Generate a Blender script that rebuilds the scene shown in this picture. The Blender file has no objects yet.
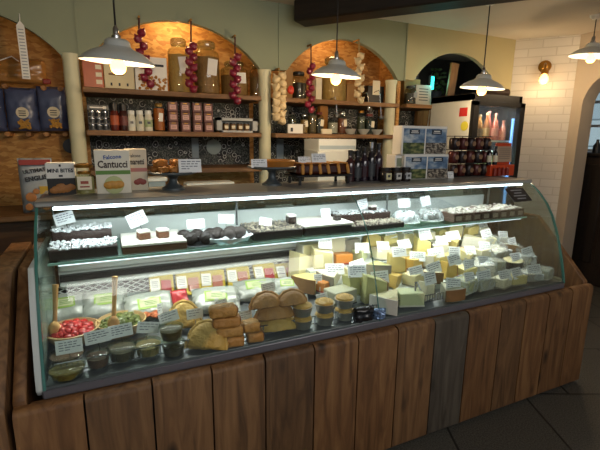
import bpy, bmesh, math, random
from mathutils import Vector, Matrix, noise
random.seed(7)
SC = bpy.context.scene
COL = SC.collection
R = math.radians

# ------------------------------------------------------------------ camera
CAM = Vector((0.343, -1.512, 1.6)); YAW, PIT, ROLL, FPX = 0.43737, 0.2052, 0.01113, 418.3
cF = Vector((math.sin(YAW)*math.cos(PIT), math.cos(YAW)*math.cos(PIT), -math.sin(PIT)))
cR0 = Vector((math.cos(YAW), -math.sin(YAW), 0)); cU0 = cR0.cross(cF)
cR = math.cos(ROLL)*cR0 + math.sin(ROLL)*cU0; cU = -math.sin(ROLL)*cR0 + math.cos(ROLL)*cU0
cam = bpy.data.cameras.new('camera'); co = bpy.data.objects.new('camera', cam); COL.objects.link(co)
M = Matrix((cR, cU, -cF)).transposed().to_4x4(); M.translation = CAM; co.matrix_world = M
cam.sensor_fit = 'HORIZONTAL'; cam.sensor_width = 36; cam.lens = FPX/600*36; cam.clip_start = .05
SC.camera = co
def ray(x, y): return (x-300)*cR + (225-y)*cU + FPX*cF
def pY(x, y, Y):
    d = ray(x, y); return CAM + d*((Y-CAM.y)/d.y)
def pZ(x, y, z):
    d = ray(x, y); return CAM + d*((z-CAM.z)/d.z)
def pX(x, y, X):
    d = ray(x, y); return CAM + d*((X-CAM.x)/d.x)
def rect(x0, x1, yt, yb, Y):   # x range / z range on plane Y
    xm = (x0+x1)/2; ym = (yt+yb)/2
    return pY(x0, ym, Y).x, pY(x1, ym, Y).x, pY(xm, yb, Y).z, pY(xm, yt, Y).z

# --------------------------------------------------------------- materials
def lin(c): return c/12.92 if c <= .04045 else ((c+.055)/1.055)**2.4
def hx(h): h = h.lstrip('#'); return tuple(lin(int(h[i:i+2], 16)/255) for i in (0, 2, 4)) + (1,)
MATS = {}
class NT:
    def __init__(s, name):
        s.m = bpy.data.materials.new(name); s.m.use_nodes = True; s.t = s.m.node_tree
        s.b = s.t.nodes['Principled BSDF']; s.out = s.t.nodes['Material Output']
    def n(s, t, **kw):
        nd = s.t.nodes.new(t)
        for k, v in kw.items():
            if hasattr(nd, k): setattr(nd, k, v)
            else: nd.inputs[k.replace('_', ' ')].default_value = v
        return nd
    def l(s, a, b): s.t.links.new(a, b)
    def coord(s, scale=(1, 1, 1), rot=(0, 0, 0), kind='Object'):
        tc = s.n('ShaderNodeTexCoord'); mp = s.n('ShaderNodeMapping')
        mp.inputs['Scale'].default_value = scale; mp.inputs['Rotation'].default_value = rot
        s.l(tc.outputs[kind], mp.inputs[0]); return mp.outputs[0]
    def ramp(s, fac, stops):
        r = s.n('ShaderNodeValToRGB'); e = r.color_ramp.elements
        e[0].position, e[0].color = stops[0][0], hx(stops[0][1]); e[1].position, e[1].color = stops[-1][0], hx(stops[-1][1])
        for p, c in stops[1:-1]:
            x = e.new(p); x.color = hx(c)
        s.l(fac, r.inputs[0]); return r.outputs[0]
    def bump(s, h, st=.3, d=.01):
        b = s.n('ShaderNodeBump'); b.inputs['Strength'].default_value = st; b.inputs['Distance'].default_value = d
        s.l(h, b.inputs['Height']); s.l(b.outputs[0], s.b.inputs['Normal'])
def mat(name, col, rough=.5, metal=0, spec=.5, var=0, vs=20, bump=0, bs=60, coat=0, emit=None, es=0, sss=0, alpha=1):
    if name in MATS: return MATS[name]
    t = NT(name); b = t.b
    c = hx(col); b.inputs['Base Color'].default_value = c
    b.inputs['Roughness'].default_value = rough; b.inputs['Metallic'].default_value = metal
    b.inputs['Specular IOR Level'].default_value = spec
    if coat: b.inputs['Coat Weight'].default_value = coat; b.inputs['Coat Roughness'].default_value = .12
    nz = t.n('ShaderNodeTexNoise'); nz.inputs['Scale'].default_value = vs; nz.inputs['Detail'].default_value = 3
    t.l(t.coord(), nz.inputs['Vector'])
    mx = t.n('ShaderNodeMix', data_type='RGBA'); v = var or .06
    mx.inputs[6].default_value = tuple(x*(1-v) for x in c[:3])+(1,); mx.inputs[7].default_value = tuple(min(1, x*(1+v)) for x in c[:3])+(1,)
    t.l(nz.outputs[0], mx.inputs[0]); t.l(mx.outputs[2], b.inputs['Base Color'])
    if bump:
        n2 = t.n('ShaderNodeTexNoise'); n2.inputs['Scale'].default_value = bs; n2.inputs['Detail'].default_value = 4
        t.l(t.coord(), n2.inputs['Vector']); t.bump(n2.outputs[0], bump)
    if emit: b.inputs['Emission Color'].default_value = hx(emit); b.inputs['Emission Strength'].default_value = es
    if sss: b.inputs['Subsurface Weight'].default_value = sss; b.inputs['Subsurface Radius'].default_value = (.02, .015, .01)
    MATS[name] = t.m; return t.m
def wood(name, dark, mid, light, axis='Z', rough=.6, scale=1, knots=True):
    if name in MATS: return MATS[name]
    t = NT(name); sc = {'X': (1.5, 14, 14), 'Y': (14, 1.5, 14), 'Z': (14, 14, 1.5)}[axis]
    oi = t.n('ShaderNodeObjectInfo'); v = t.coord(tuple(k*scale for k in sc))
    add = t.n('ShaderNodeVectorMath', operation='ADD'); sca = t.n('ShaderNodeVectorMath', operation='SCALE'); sca.inputs['Scale'].default_value = 37
    cb = t.n('ShaderNodeCombineXYZ'); t.l(oi.outputs['Random'], cb.inputs[0]); t.l(oi.outputs['Random'], cb.inputs[2])
    t.l(cb.outputs[0], sca.inputs[0]); t.l(v, add.inputs[0]); t.l(sca.outputs[0], add.inputs[1])
    n1 = t.n('ShaderNodeTexNoise'); n1.inputs['Scale'].default_value = 1.6; n1.inputs['Detail'].default_value = 6; n1.inputs['Distortion'].default_value = 1.2
    t.l(add.outputs[0], n1.inputs['Vector'])
    c = t.ramp(n1.outputs[0], [(.25, dark), (.5, mid), (.75, light)])
    hv = t.n('ShaderNodeHueSaturation'); mr = t.n('ShaderNodeMapRange'); mr.inputs[3].default_value = .72; mr.inputs[4].default_value = 1.2
    t.l(oi.outputs['Random'], mr.inputs[0]); t.l(mr.outputs[0], hv.inputs['Value']); t.l(c, hv.inputs['Color'])
    last = hv.outputs[0]
    if knots:
        vo = t.n('ShaderNodeTexVoronoi'); vo.inputs['Scale'].default_value = 1
        k = {'X': (2.4, 7, 7), 'Y': (7, 2.4, 7), 'Z': (7, 7, 3.2)}[axis]
        vv = t.coord(k); a2 = t.n('ShaderNodeVectorMath', operation='ADD'); t.l(vv, a2.inputs[0]); t.l(sca.outputs[0], a2.inputs[1]); t.l(a2.outputs[0], vo.inputs['Vector'])
        f = t.n('ShaderNodeMapRange'); f.inputs[1].default_value = .06; f.inputs[2].default_value = .2; t.l(vo.outputs['Distance'], f.inputs[0])
        mx = t.n('ShaderNodeMix', data_type='RGBA'); d = hx(dark); mx.inputs[6].default_value = tuple(x*.35 for x in d[:3])+(1,)
        t.l(f.outputs[0], mx.inputs[0]); t.l(last, mx.inputs[7]); last = mx.outputs[2]
    t.l(last, t.b.inputs['Base Color']); t.b.inputs['Roughness'].default_value = rough
    t.bump(n1.outputs[0], .25); MATS[name] = t.m; return t.m
def osb():
    t = NT('osb_board'); v = t.coord((13, 13, 13)); nz = t.n('ShaderNodeTexNoise'); nz.inputs['Scale'].default_value = .9; nz.inputs['Detail'].default_value = 2
    t.l(v, nz.inputs['Vector']); ad = t.n('ShaderNodeMix', data_type='RGBA'); ad.inputs[0].default_value = .55
    t.l(v, ad.inputs[6]); sc = t.n('ShaderNodeVectorMath', operation='SCALE'); sc.inputs['Scale'].default_value = .7; t.l(nz.outputs['Color'], sc.inputs[0])
    a2 = t.n('ShaderNodeVectorMath', operation='ADD'); t.l(v, a2.inputs[0]); t.l(sc.outputs[0], a2.inputs[1])
    mp = t.n('ShaderNodeMapping'); mp.inputs['Scale'].default_value = (1.0, 1, 3.0); t.l(a2.outputs[0], mp.inputs[0])
    vo = t.n('ShaderNodeTexVoronoi'); vo.inputs['Scale'].default_value = 1.6; t.l(mp.outputs[0], vo.inputs['Vector'])
    sp = t.n('ShaderNodeSeparateColor'); t.l(vo.outputs['Color'], sp.inputs[0])
    c = t.ramp(sp.outputs[0], [(0, '#9a6830'), (.35, '#b07c3c'), (.65, '#ba8844'), (1, '#c89a58')])
    t.l(c, t.b.inputs['Base Color']); t.b.inputs['Roughness'].default_value = .65; t.bump(sp.outputs[0], .15); MATS['osb'] = t.m; return t.m
def wallpaper():
    t = NT('patterned_wallpaper'); v = t.coord((24, 24, 24)); vo = t.n('ShaderNodeTexVoronoi'); vo.inputs['Scale'].default_value = 1.0
    t.l(v, vo.inputs['Vector'])
    w = t.n('ShaderNodeMath', operation='MULTIPLY'); w.inputs[1].default_value = 15; t.l(vo.outputs['Distance'], w.inputs[0])
    s = t.n('ShaderNodeMath', operation='SINE'); t.l(w.outputs[0], s.inputs[0])
    ring = t.ramp(s.outputs[0], [(.0, '#15171c'), (.55, '#1d2228'), (.8, '#8f9494'), (1, '#b9bab4')])
    sp = t.n('ShaderNodeSeparateColor'); t.l(vo.outputs['Color'], sp.inputs[0])
    g = t.n('ShaderNodeMath', operation='GREATER_THAN'); g.inputs[1].default_value = .62; t.l(sp.outputs[0], g.inputs[0])
    n2 = t.n('ShaderNodeTexNoise'); n2.inputs['Scale'].default_value = 2.6; n2.inputs['Detail'].default_value = 3; t.l(v, n2.inputs['Vector'])
    fl = t.ramp(n2.outputs[0], [(.35, '#14161a'), (.52, '#22302c'), (.56, '#7d807a'), (.6, '#1c2026'), (.75, '#40362c')])
    mx = t.n('ShaderNodeMix', data_type='RGBA'); t.l(g.outputs[0], mx.inputs[0]); t.l(fl, mx.inputs[6]); t.l(ring, mx.inputs[7])
    t.l(mx.outputs[2], t.b.inputs['Base Color']); t.b.inputs['Roughness'].default_value = .6; MATS['wallpaper'] = t.m; return t.m
def brick(name, c1, c2, mortar, w, h, ms, rough, st=.5, rot=(R(90), 0, 0), bump=True, off=.5, noise_mix=0):
    t = NT(name); v = t.coord((1, 1, 1), rot); b = t.n('ShaderNodeTexBrick')
    b.inputs['Color1'].default_value = hx(c1); b.inputs['Color2'].default_value = hx(c2); b.inputs['Mortar'].default_value = hx(mortar)
    b.inputs['Scale'].default_value = 1; b.inputs['Brick Width'].default_value = w; b.inputs['Row Height'].default_value = h; b.inputs['Mortar Size'].default_value = ms
    b.inputs['Mortar Smooth'].default_value = .4; b.offset = off; t.l(v, b.inputs['Vector'])
    last = b.outputs['Color']
    if noise_mix:
        n = t.n('ShaderNodeTexNoise'); n.inputs['Scale'].default_value = 130; n.inputs['Detail'].default_value = 3; t.l(v, n.inputs['Vector'])
        r = t.ramp(n.outputs[0], [(.35, '#5a5a58'), (.65, '#ffffff')]); mx = t.n('ShaderNodeMix', data_type='RGBA', blend_type='MULTIPLY'); mx.inputs[0].default_value = noise_mix
        t.l(last, mx.inputs[6]); t.l(r, mx.inputs[7]); last = mx.outputs[2]
    t.l(last, t.b.inputs['Base Color']); t.b.inputs['Roughness'].default_value = rough
    iv = t.n('ShaderNodeMath', operation='SUBTRACT'); iv.inputs[0].default_value = 1; t.l(b.outputs['Fac'], iv.inputs[1])
    t.bump(iv.outputs[0], st, .008); MATS[name] = t.m; return t.m
def glassy(name, tint, refl=.06, rough=.02):
    if name in MATS: return MATS[name]
    t = NT(name); tr = t.n('ShaderNodeBsdfTransparent'); tr.inputs[0].default_value = hx(tint)
    gl = t.n('ShaderNodeBsdfGlossy'); gl.inputs['Roughness'].default_value = rough
    fr = t.n('ShaderNodeLayerWeight'); fr.inputs[0].default_value = .25
    mr = t.n('ShaderNodeMapRange'); mr.inputs[3].default_value = refl; mr.inputs[4].default_value = .38; t.l(fr.outputs['Fresnel'], mr.inputs[0])
    mx = t.n('ShaderNodeMixShader'); t.l(mr.outputs[0], mx.inputs[0]); t.l(tr.outputs[0], mx.inputs[1]); t.l(gl.outputs[0], mx.inputs[2])
    t.l(mx.outputs[0], t.out.inputs[0]); MATS[name] = t.m; return t.m
def emis(name, c, s):
    if name in MATS: return MATS[name]
    t = NT(name); t.b.inputs['Base Color'].default_value = hx(c); t.b.inputs['Emission Color'].default_value = hx(c); t.b.inputs['Emission Strength'].default_value = s
    MATS[name] = t.m; return t.m
def film():
    if 'film' in MATS: return MATS['film']
    t = NT('clear_film'); tr = t.n('ShaderNodeBsdfTransparent'); b = t.b
    b.inputs['Base Color'].default_value = hx('#dfe6e6'); b.inputs['Roughness'].default_value = .22
    n = t.n('ShaderNodeTexNoise'); n.inputs['Scale'].default_value = 22; n.inputs['Detail'].default_value = 3; n.inputs['Distortion'].default_value = 1
    t.l(t.coord(), n.inputs['Vector']); t.bump(n.outputs[0], .8, .02)
    mr = t.n('ShaderNodeMapRange'); mr.inputs[1].default_value = .4; mr.inputs[2].default_value = .65; mr.inputs[3].default_value = .12; mr.inputs[4].default_value = .55; t.l(n.outputs[0], mr.inputs[0])
    mx = t.n('ShaderNodeMixShader'); t.l(mr.outputs[0], mx.inputs[0]); t.l(tr.outputs[0], mx.inputs[1]); t.l(b.outputs[0], mx.inputs[2]); t.l(mx.outputs[0], t.out.inputs[0])
    MATS['film'] = t.m; return t.m

def printed(name, stops, scale):
    t = NT(name); n = t.n('ShaderNodeTexNoise'); n.inputs['Scale'].default_value = scale; n.inputs['Detail'].default_value = 5
    t.l(t.coord((1, 1, 2)), n.inputs['Vector']); t.l(t.ramp(n.outputs[0], stops), t.b.inputs['Base Color']); t.b.inputs['Roughness'].default_value = .5; return t.m
OSB = osb(); WPAPER = wallpaper()
SAGE = mat('sage_paint', '#8b937a', .6, var=.05, vs=6)
SAGEL = mat('pale_sage_paint', '#cdccae', .5, var=.04)
SAGE_WARM = mat('warm_lit_sage_paint', '#b0a67e', .6, var=.05, vs=5)  # same sage wall, with the warm lamplight put into its colour
CEIL = mat('ceiling_paint', '#cfc6b8', .8, var=.05, vs=4, bump=.05, bs=20)
PLASTER = mat('plaster', '#b3a592', .75, var=.06, vs=5, bump=.06, bs=30)
PLANK = wood('plank_wood', '#46301c', '#6e4e30', '#886440')
PLANK2 = wood('plank_wood_orange', '#50341a', '#785230', '#946c42')
PLANKG = wood('plank_wood_grey', '#342c24', '#4a4238', '#5a5246')
SHELFW = wood('shelf_wood', '#56391f', '#74522f', '#8e6a44', 'X')
BEAMW = wood('beam_wood', '#120c08', '#1c140e', '#2a2018', 'X')
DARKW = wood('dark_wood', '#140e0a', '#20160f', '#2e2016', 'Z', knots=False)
PALEW = wood('pale_wood', '#b08a50', '#c8a468', '#d8b880', 'Z', knots=False)
WHITE = mat('white_enamel', '#dfe4e2', .35); WHITEM = mat('matt_white', '#e8e6e0', .6)
CARD = mat('white_card', '#eef2f5', .6, var=.02); INK = mat('ink', '#2a2e38', .7); CINK = mat('card_ink', '#626a7a', .7); CREAMC = mat('cream_card', '#e6dcc0', .6)
ALU = mat('brushed_aluminium', '#8f9498', .35, .8); DALU = mat('dark_aluminium', '#54565c', .35, .7)
BLACK = mat('black_plastic', '#101012', .4); BRASS = mat('brass', '#a87a34', .3, .9); STEEL = mat('steel', '#b9bcc0', .25, 1)
GLASS = glassy('clear_glass', '#f4f9f6', .02); JGLASS = glassy('jar_glass', '#eef2ea', .04); GREENEDGE = mat('green_glass_edge', '#3f7a70', .15, spec=.8)
SHGLASS = glassy('shelf_glass', '#dff2ec', .08)

# ------------------------------------------------------------ mesh builder
class MB:
    def __init__(s): s.bm = bmesh.new()
    def _x(s, vs, m): bmesh.ops.transform(s.bm, matrix=m, verts=vs)
    def box(s, c, d, rz=0, bev=0, rx=0, ry=0, seg=1):
        r = bmesh.ops.create_cube(s.bm, size=1); vs = r['verts']
        s._x(vs, Matrix.LocRotScale(Vector(c), None, None) @ Matrix.Rotation(rz, 4, 'Z') @ Matrix.Rotation(ry, 4, 'Y') @ Matrix.Rotation(rx, 4, 'X') @ Matrix.Diagonal(Vector((*d, 1))))
        if bev:
            es = list({e for v in vs for e in v.link_edges}); bmesh.ops.bevel(s.bm, geom=es, offset=bev, segments=seg, affect='EDGES', profile=.5)
        return s
    def lathe(s, prof, c=(0, 0, 0), seg=20, rot=None, sc=(1, 1, 1)):
        bm = s.bm; rows = []; new = []
        for r, z in prof:
            if r < 1e-5: row = [bm.verts.new((0, 0, z))]
            else: row = [bm.verts.new((r*math.cos(2*math.pi*i/seg), r*math.sin(2*math.pi*i/seg), z)) for i in range(seg)]
            rows.append(row); new += row
        for a, b in zip(rows, rows[1:]):
            for i in range(seg):
                j = (i+1) % seg
                if len(a) == 1 and len(b) == 1: continue
                if len(a) == 1: bm.faces.new((a[0], b[j], b[i]))
                elif len(b) == 1: bm.faces.new((a[i], a[j], b[0]))
                else: bm.faces.new((a[i], a[j], b[j], b[i]))
        m = Matrix.Translation(Vector(c)) @ (rot.to_4x4() if rot else Matrix.Identity(4)) @ Matrix.Diagonal(Vector((*sc, 1)))
        s._x(new, m); return s
    def tube(s, pts, r, seg=8):
        bm = s.bm; pts = [Vector(p) for p in pts]; rows = []
        rr = r if isinstance(r, (list, tuple)) else [r]*len(pts)
        for i, p in enumerate(pts):
            t = (pts[min(i+1, len(pts)-1)]-pts[max(i-1, 0)]).normalized()
            a = t.orthogonal().normalized() if abs(t.z) > .98 else t.cross(Vector((0, 0, 1))).normalized()
            b = t.cross(a)
            rows.append([bm.verts.new(p+rr[i]*(math.cos(2*math.pi*k/seg)*a+math.sin(2*math.pi*k/seg)*b)) for k in range(seg)])
        for a, b in zip(rows, rows[1:]):
            for k in range(seg): bm.faces.new((a[k], a[(k+1) % seg], b[(k+1) % seg], b[k]))
        bm.faces.new(rows[0][::-1]); bm.faces.new(rows[-1]); return s
    def prism(s, poly, a0, a1, axis='Y', bev=0):
        bm = s.bm
        def P(u, v, w): return {'Y': (u, w, v), 'X': (w, u, v), 'Z': (u, v, w)}[axis]
        A = [bm.verts.new(P(u, v, a0)) for u, v in poly]; B = [bm.verts.new(P(u, v, a1)) for u, v in poly]; n = len(poly)
        fs = [bm.faces.new(A), bm.faces.new(B[::-1])] + [bm.faces.new((A[i], B[i], B[(i+1) % n], A[(i+1) % n])) for i in range(n)]
        if bev: bmesh.ops.bevel(bm, geom=list({e for f in fs for e in f.edges}), offset=bev, segments=1, affect='EDGES')
        return s
    def ball(s, c, r, sc=(1, 1, 1), rot=0, sub=2, jit=0, jf=8):
        x = bmesh.ops.create_icosphere(s.bm, subdivisions=sub, radius=1)['verts']
        o = Vector((random.random()*50, random.random()*50, 0))
        for v in x:
            if jit: v.co *= 1+jit*noise.noise(v.co*jf*.3+o)
        s._x(x, Matrix.Translation(Vector(c)) @ Matrix.Rotation(rot, 4, 'Z') @ Matrix.Diagonal(Vector((r*sc[0], r*sc[1], r*sc[2], 1)))); return s
    def sheet(s, f, nu, nv):
        g = [[s.bm.verts.new(f(u/nu, v/nv)) for v in range(nv+1)] for u in range(nu+1)]
        for u in range(nu):
            for v in range(nv): s.bm.faces.new((g[u][v], g[u+1][v], g[u+1][v+1], g[u][v+1]))
        return s
    def rough(s, a, f=30):
        o = Vector((random.random()*99, random.random()*99, 7))
        s.bm.normal_update()
        for v in s.bm.verts: v.co += v.normal*a*noise.noise(v.co*f+o)
        return s
    def subdiv(s, n=2): bmesh.ops.subdivide_edges(s.bm, edges=s.bm.edges[:], cuts=n, use_grid_fill=True); return s
    def build(s, name, m, parent=None, loc=None, smooth=True, rot=None):
        bmesh.ops.recalc_face_normals(s.bm, faces=s.bm.faces[:])
        me = bpy.data.meshes.new(name)
        if smooth:
            for f in s.bm.faces: f.smooth = True
            for e in s.bm.edges:
                if len(e.link_faces) == 2 and e.calc_face_angle(0) > R(38): e.smooth = False
        s.bm.to_mesh(me); s.bm.free(); me.materials.append(m)
        o = bpy.data.objects.new(name, me); COL.objects.link(o)
        if loc is not None: o.location = loc
        if rot is not None: o.rotation_euler = rot
        if parent: o.parent = parent
        return o
def thing(name, label, cat, loc=(0, 0, 0), rz=0, group=None):
    o = bpy.data.objects.new(name, None); COL.objects.link(o); o.empty_display_size = .05
    o.location = loc; o.rotation_euler = (0, 0, rz); return tag(o, label, cat, group)
def tag(o, label, cat, group=None, kind=None):
    o['label'] = label; o['category'] = cat
    if group: o['group'] = group
    if kind: o['kind'] = kind
    return o
def struct(o): o['kind'] = 'structure'; return o
def dup(root, loc=None, rz=None, label=None):
    def cp(o, p):
        c = o.copy(); COL.objects.link(c)
        if p: c.parent = p
        for ch in o.children: cp(ch, c)
        return c
    c = cp(root, None)
    if loc is not None: c.location = loc
    if rz is not None: c.rotation_euler.z = rz
    if label: c['label'] = label
    return c
def text(s, size, m, parent, loc, rot=(R(90), 0, 0), name='lettering', squeeze=1, bold=0):
    cu = bpy.data.curves.new(name, 'FONT'); cu.body = s; cu.size = size; cu.align_x = 'CENTER'; cu.align_y = 'CENTER'; cu.extrude = .0006; cu.offset = bold
    cu.resolution_u = 2
    o = bpy.data.objects.new(name, cu); me = bpy.data.meshes.new_from_object(o); bpy.data.objects.remove(o); bpy.data.curves.remove(cu)
    me.materials.clear(); me.materials.append(m)
    o = bpy.data.objects.new(name, me); COL.objects.link(o); o.location = loc; o.rotation_euler = rot; o.scale = (squeeze, 1, 1); o.parent = parent; return o

# ------------------------------------------------------------------ SETTING
YW, YN, ZC = 1.85, 2.2, 2.65
FLOOR = brick('floor_tiles', '#5c5a54', '#54524c', '#262522', .6, .6, .008, .5, .3, rot=(0, 0, R(25)), noise_mix=.8)
struct(MB().box((2.7, .2, -.05), (9, 7.4, .1)).build('floor', FLOOR))
struct(MB().box((2.7, .2, ZC+.05), (9, 7.4, .1)).build('ceiling', CEIL))
def circ3(a, b, c):
    ax, ay, bx, by, cx, cy = *a, *b, *c
    d = 2*(ax*(by-cy)+bx*(cy-ay)+cx*(ay-by))
    ux = ((ax*ax+ay*ay)*(by-cy)+(bx*bx+by*by)*(cy-ay)+(cx*cx+cy*cy)*(ay-by))/d
    uy = ((ax*ax+ay*ay)*(cx-bx)+(bx*bx+by*by)*(ax-cx)+(cx*cx+cy*cy)*(bx-ax))/d
    return ux, uy, math.hypot(ax-ux, ay-uy)
def arcpts(a, b, c, n=18):
    ux, uy, r = circ3(a, b, c); t0 = math.atan2(a[1]-uy, a[0]-ux); t1 = math.atan2(c[1]-uy, c[0]-ux)
    if t0 < t1: t0 += 2*math.pi
    return [(ux+r*math.cos(t0+(t1-t0)*i/n), uy+r*math.sin(t0+(t1-t0)*i/n)) for i in range(n+1)]
def px2(x, y): p = pY(x, y, YW); return (p.x, p.z)
a1c = px2(63, 57); a1b = px2(30, 30); a1a = px2(0, 15)
ux, uy, r1 = circ3(a1a, a1b, a1c); a1s = (2*ux-a1c[0], a1c[1])
low = []
low += [(-1.7, a1c[1])] + arcpts(a1s, (ux, uy+r1), a1c)
low += arcpts(px2(88, 57), px2(180, 21), px2(261, 70))
low += arcpts(px2(287, 70), px2(340, 39), px2(398, 80))
x406 = px2(406, 40)[0]
poly = low + [(x406, low[-1][1]), (x406, ZC), (-1.7, ZC)]
struct(MB().prism(poly, YW, YW+.05).build('wall_back', SAGE))
# one board per bay, thin joint battens between them
for x in (px2(76, 20)[0], px2(279, 40)[0], px2(406, 50)[0]):
    struct(MB().box((x, YW-.002, (ZC+2.14)/2), (.012, .012, ZC-2.14)).build('trim_1', SAGE))
a4 = arcpts(px2(414, 80), px2(452, 53), px2(491, 77))
XC = px2(516, 40)[0]
poly = [(x406, a4[0][1])] + a4 + [(a4[-1][0]+.02, 0), (XC+.2, 0), (XC+.2, ZC), (x406, ZC)]
struct(MB().prism(poly, YW, YW+.05).build('wall_back_right', SAGE_WARM))
# boarded niche behind the arches
struct(MB().box((.63, YN+.02, 1.3), (4.7, .04, 2.7)).build('wall_niche', OSB))
struct(MB().box((.63, (YW+YN)/2+.02, 2.6), (4.7, YN-YW-.03, .05)).build('ceiling_niche', OSB))
struct(MB().box((2.97, (YW+YN)/2+.03, 1.3), (.04, YN-YW-.04, 2.6)).build('wall_niche_right', OSB))
zs1, zs2, zs3 = 1.925, 1.637, 1.36
for x0, x1, z0, z1 in ((.26, 1.56, 1.36, 1.9), (1.60, 2.95, .9, 1.9)):
    struct(MB().box(((x0+x1)/2, YN-.004, (z0+z1)/2), (x1-x0, .006, z1-z0)).build('wall_paper', WPAPER))
cm = SAGEL
for k, (x, y) in enumerate(((76, 120), (266, 125), (391, 122), )):
    X = pY(x, y, YW).x
    struct(MB().lathe([(.058, 0), (.058, .1), (.052, .12), (.05, 2.1), (.056, 2.12), (.056, 2.14)], (X, YW+.03, 0), 20).build('trim_2', cm))
# right side: painted brick wall running forward from the corner, then arched wall
C2 = Vector((XC, YW, 0)); D2 = Vector((.614, -.788, 0)).normalized(); E2 = C2 + D2*.585
BR = brick('painted_brick', '#d4cec4', '#cdc6bb', '#c0b8ac', .26, .085, .006, .7, .25)
bw = MB().box((.2925, .05, ZC/2), (.585, .1, ZC)).build('wall_right', BR, None, C2, rot=(0, 0, math.atan2(D2.y, D2.x))); struct(bw)
AX = E2.x
arc = [(-.85-.43*math.cos(math.pi*i/20), 1.95+.36*math.sin(math.pi*i/20)) for i in range(21)]  # u = -Y
poly = [(-E2.y, ZC), (-E2.y, 0), (-1.28, 0)] + arc + [(-.42, 0), (3.4, 0), (3.4, ZC)]
struct(MB().prism([(-u, v) for u, v in poly], AX, AX+.2, 'X').build('wall_arch', PLASTER))
struct(MB().prism([(-.5, 0), (2.6, 0), (2.6, 2.36), (1.85, 2.36), (1.85, 1.47), (.75, 1.47), (.75, 2.36), (-.5, 2.36)], 5.75, 5.85, 'X').build('wall_window_low', PLASTER))
struct(MB().box((5.8, 1.05, 2.5), (.1, 3.1, .3)).build('wall_window_high', PLASTER))
wf = MB()
for y in (.77, 1.12, 1.48, 1.83): wf.box((5.76, y, 1.91), (.05, .035, .88))
for z in (1.49, 1.78, 2.06, 2.33): wf.box((5.76, 1.3, z), (.05, 1.1, .03))
wo = struct(wf.build('window_1', WHITEM)); MB().box((5.77, 1.3, 1.91), (.006, 1.08, .86)).build('pane', GLASS, wo)
# white house front across the street, in daylight
st = struct(MB().box((9, 2.2, 2), (.2, 9, 6)).build('wall_street', brick('street_brick', '#c8d2d8', '#9fb0bc', '#7d8a92', .5, .16, .02, .8, rot=(R(90), 0, R(90)))))
# kitchen beyond the fourth arch
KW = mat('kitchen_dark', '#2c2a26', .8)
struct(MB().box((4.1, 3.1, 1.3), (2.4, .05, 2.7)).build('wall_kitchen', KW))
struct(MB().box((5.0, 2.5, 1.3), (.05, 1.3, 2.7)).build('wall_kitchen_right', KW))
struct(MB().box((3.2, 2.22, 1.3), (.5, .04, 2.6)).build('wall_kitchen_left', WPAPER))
struct(MB().box((-1.72, .2, 1.32), (.05, 4.2, 2.65)).build('wall_left', SAGE))
# ceiling beam
b0 = Vector((1.81-.0, YW-.02, 0)); bd = Vector((.614, -.788, 0)).normalized()
bm_ = MB().box((1.6, .0, 0), (3.2, .2, .16), bev=.012).build('ceiling_beam', BEAMW, None, (b0.x+.04, b0.y-.06, ZC-.08), rot=(0, 0, math.atan2(bd.y, bd.x)))
tag(bm_, 'dark timber beam crossing under the pale ceiling', 'beam')
# back worktop
wt = thing('back_counter', 'wooden worktop cabinet along the back wall under the shelves', 'counter', (.95, 1.72, 0))
MB().box((0, -.02, 1.1), (4.0, .46, .04), bev=.006).build('worktop', SHELFW, wt)
MB().box((0, .01, .54), (3.96, .38, 1.08)).build('carcass', wood('cabinet_wood', '#3a2616', '#54381e', '#6a4a2a', 'X', knots=False), wt)
# ---- shelves
def shelf(x0, x1, zt, label, g='wall shelves between the posts'):
    o = MB().box(((x0+x1)/2, 1.99, zt-.018), (x1-x0, .40, .036), bev=.003).build('wall_shelf', SHELFW); tag(o, label, 'shelf', g); return o
c1, c2, c3 = pY(76, 120, YW).x, pY(266, 125, YW).x, pY(391, 122, YW).x
shelf(c1+.06, c2-.06, zs1, 'upper wooden shelf carrying the big glass jars in the middle arch')
shelf(c1+.06, c2-.06, zs2, 'wooden shelf carrying sauce bottles and spice boxes')
shelf(c1+.06, c2-.06, zs3, 'lowest wooden shelf below the spice boxes, behind the cake stand')
shelf(c2+.06, c3+.04, zs1, 'upper wooden shelf behind the hanging garlic and middle pendant lamp')
shelf(c2+.06, c3+.04, zs2, 'wooden shelf of small jars and cups in the right-hand arch')
shelf(2.99, 3.42, 1.93, 'short wooden shelf of boxes right of the third post')
# ------------------------------------------------------------- COUNTER WOOD
HP, L = .695, 3.14
cs = thing('counter_surround', 'rough wooden plank surround boxing in the lower front of the glass counter', 'counter', (0, 0, 0))
seams = [10, 83.5, 152, 212, 265.5, 315, 359, 399, 436, 470, 502.5, 527, 550.5, 573.5, 594]
def topy(x): return 413-(x-10)*(125.5/584)
xs = [pY(x, topy(x), 0).x for x in seams]; xs[0] = 0; xs[-1] = L
kinds = [PLANK2, PLANK, PLANK, PLANK, PLANK, PLANK2, PLANK2, PLANK, PLANKG, PLANK2, PLANK, PLANK2, PLANK2, PLANK2]
for i in range(len(seams)-1):
    x0, x1 = xs[i]+.0035, xs[i+1]-.0035; h = HP+random.uniform(-.004, .004)
    o = MB().prism([(0.012, .015), (.0, .03), (0, h-.022), (.006, h-.008), (.018, h), (.04, h), (.04, .015)], x0, x1, 'X', 0).build('plank', kinds[i], cs)
    if kinds[i] is PLANKG: o['label'] = 'grey weathered plank'
MB().box((L/2, .06, .035), (L-.06, .03, .07)).build('kick_board', DARKW, cs)
side = [(.042, .0), (.042, .71), (.42, 1.08), (.95, 1.08), (.95, 0)]
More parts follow.
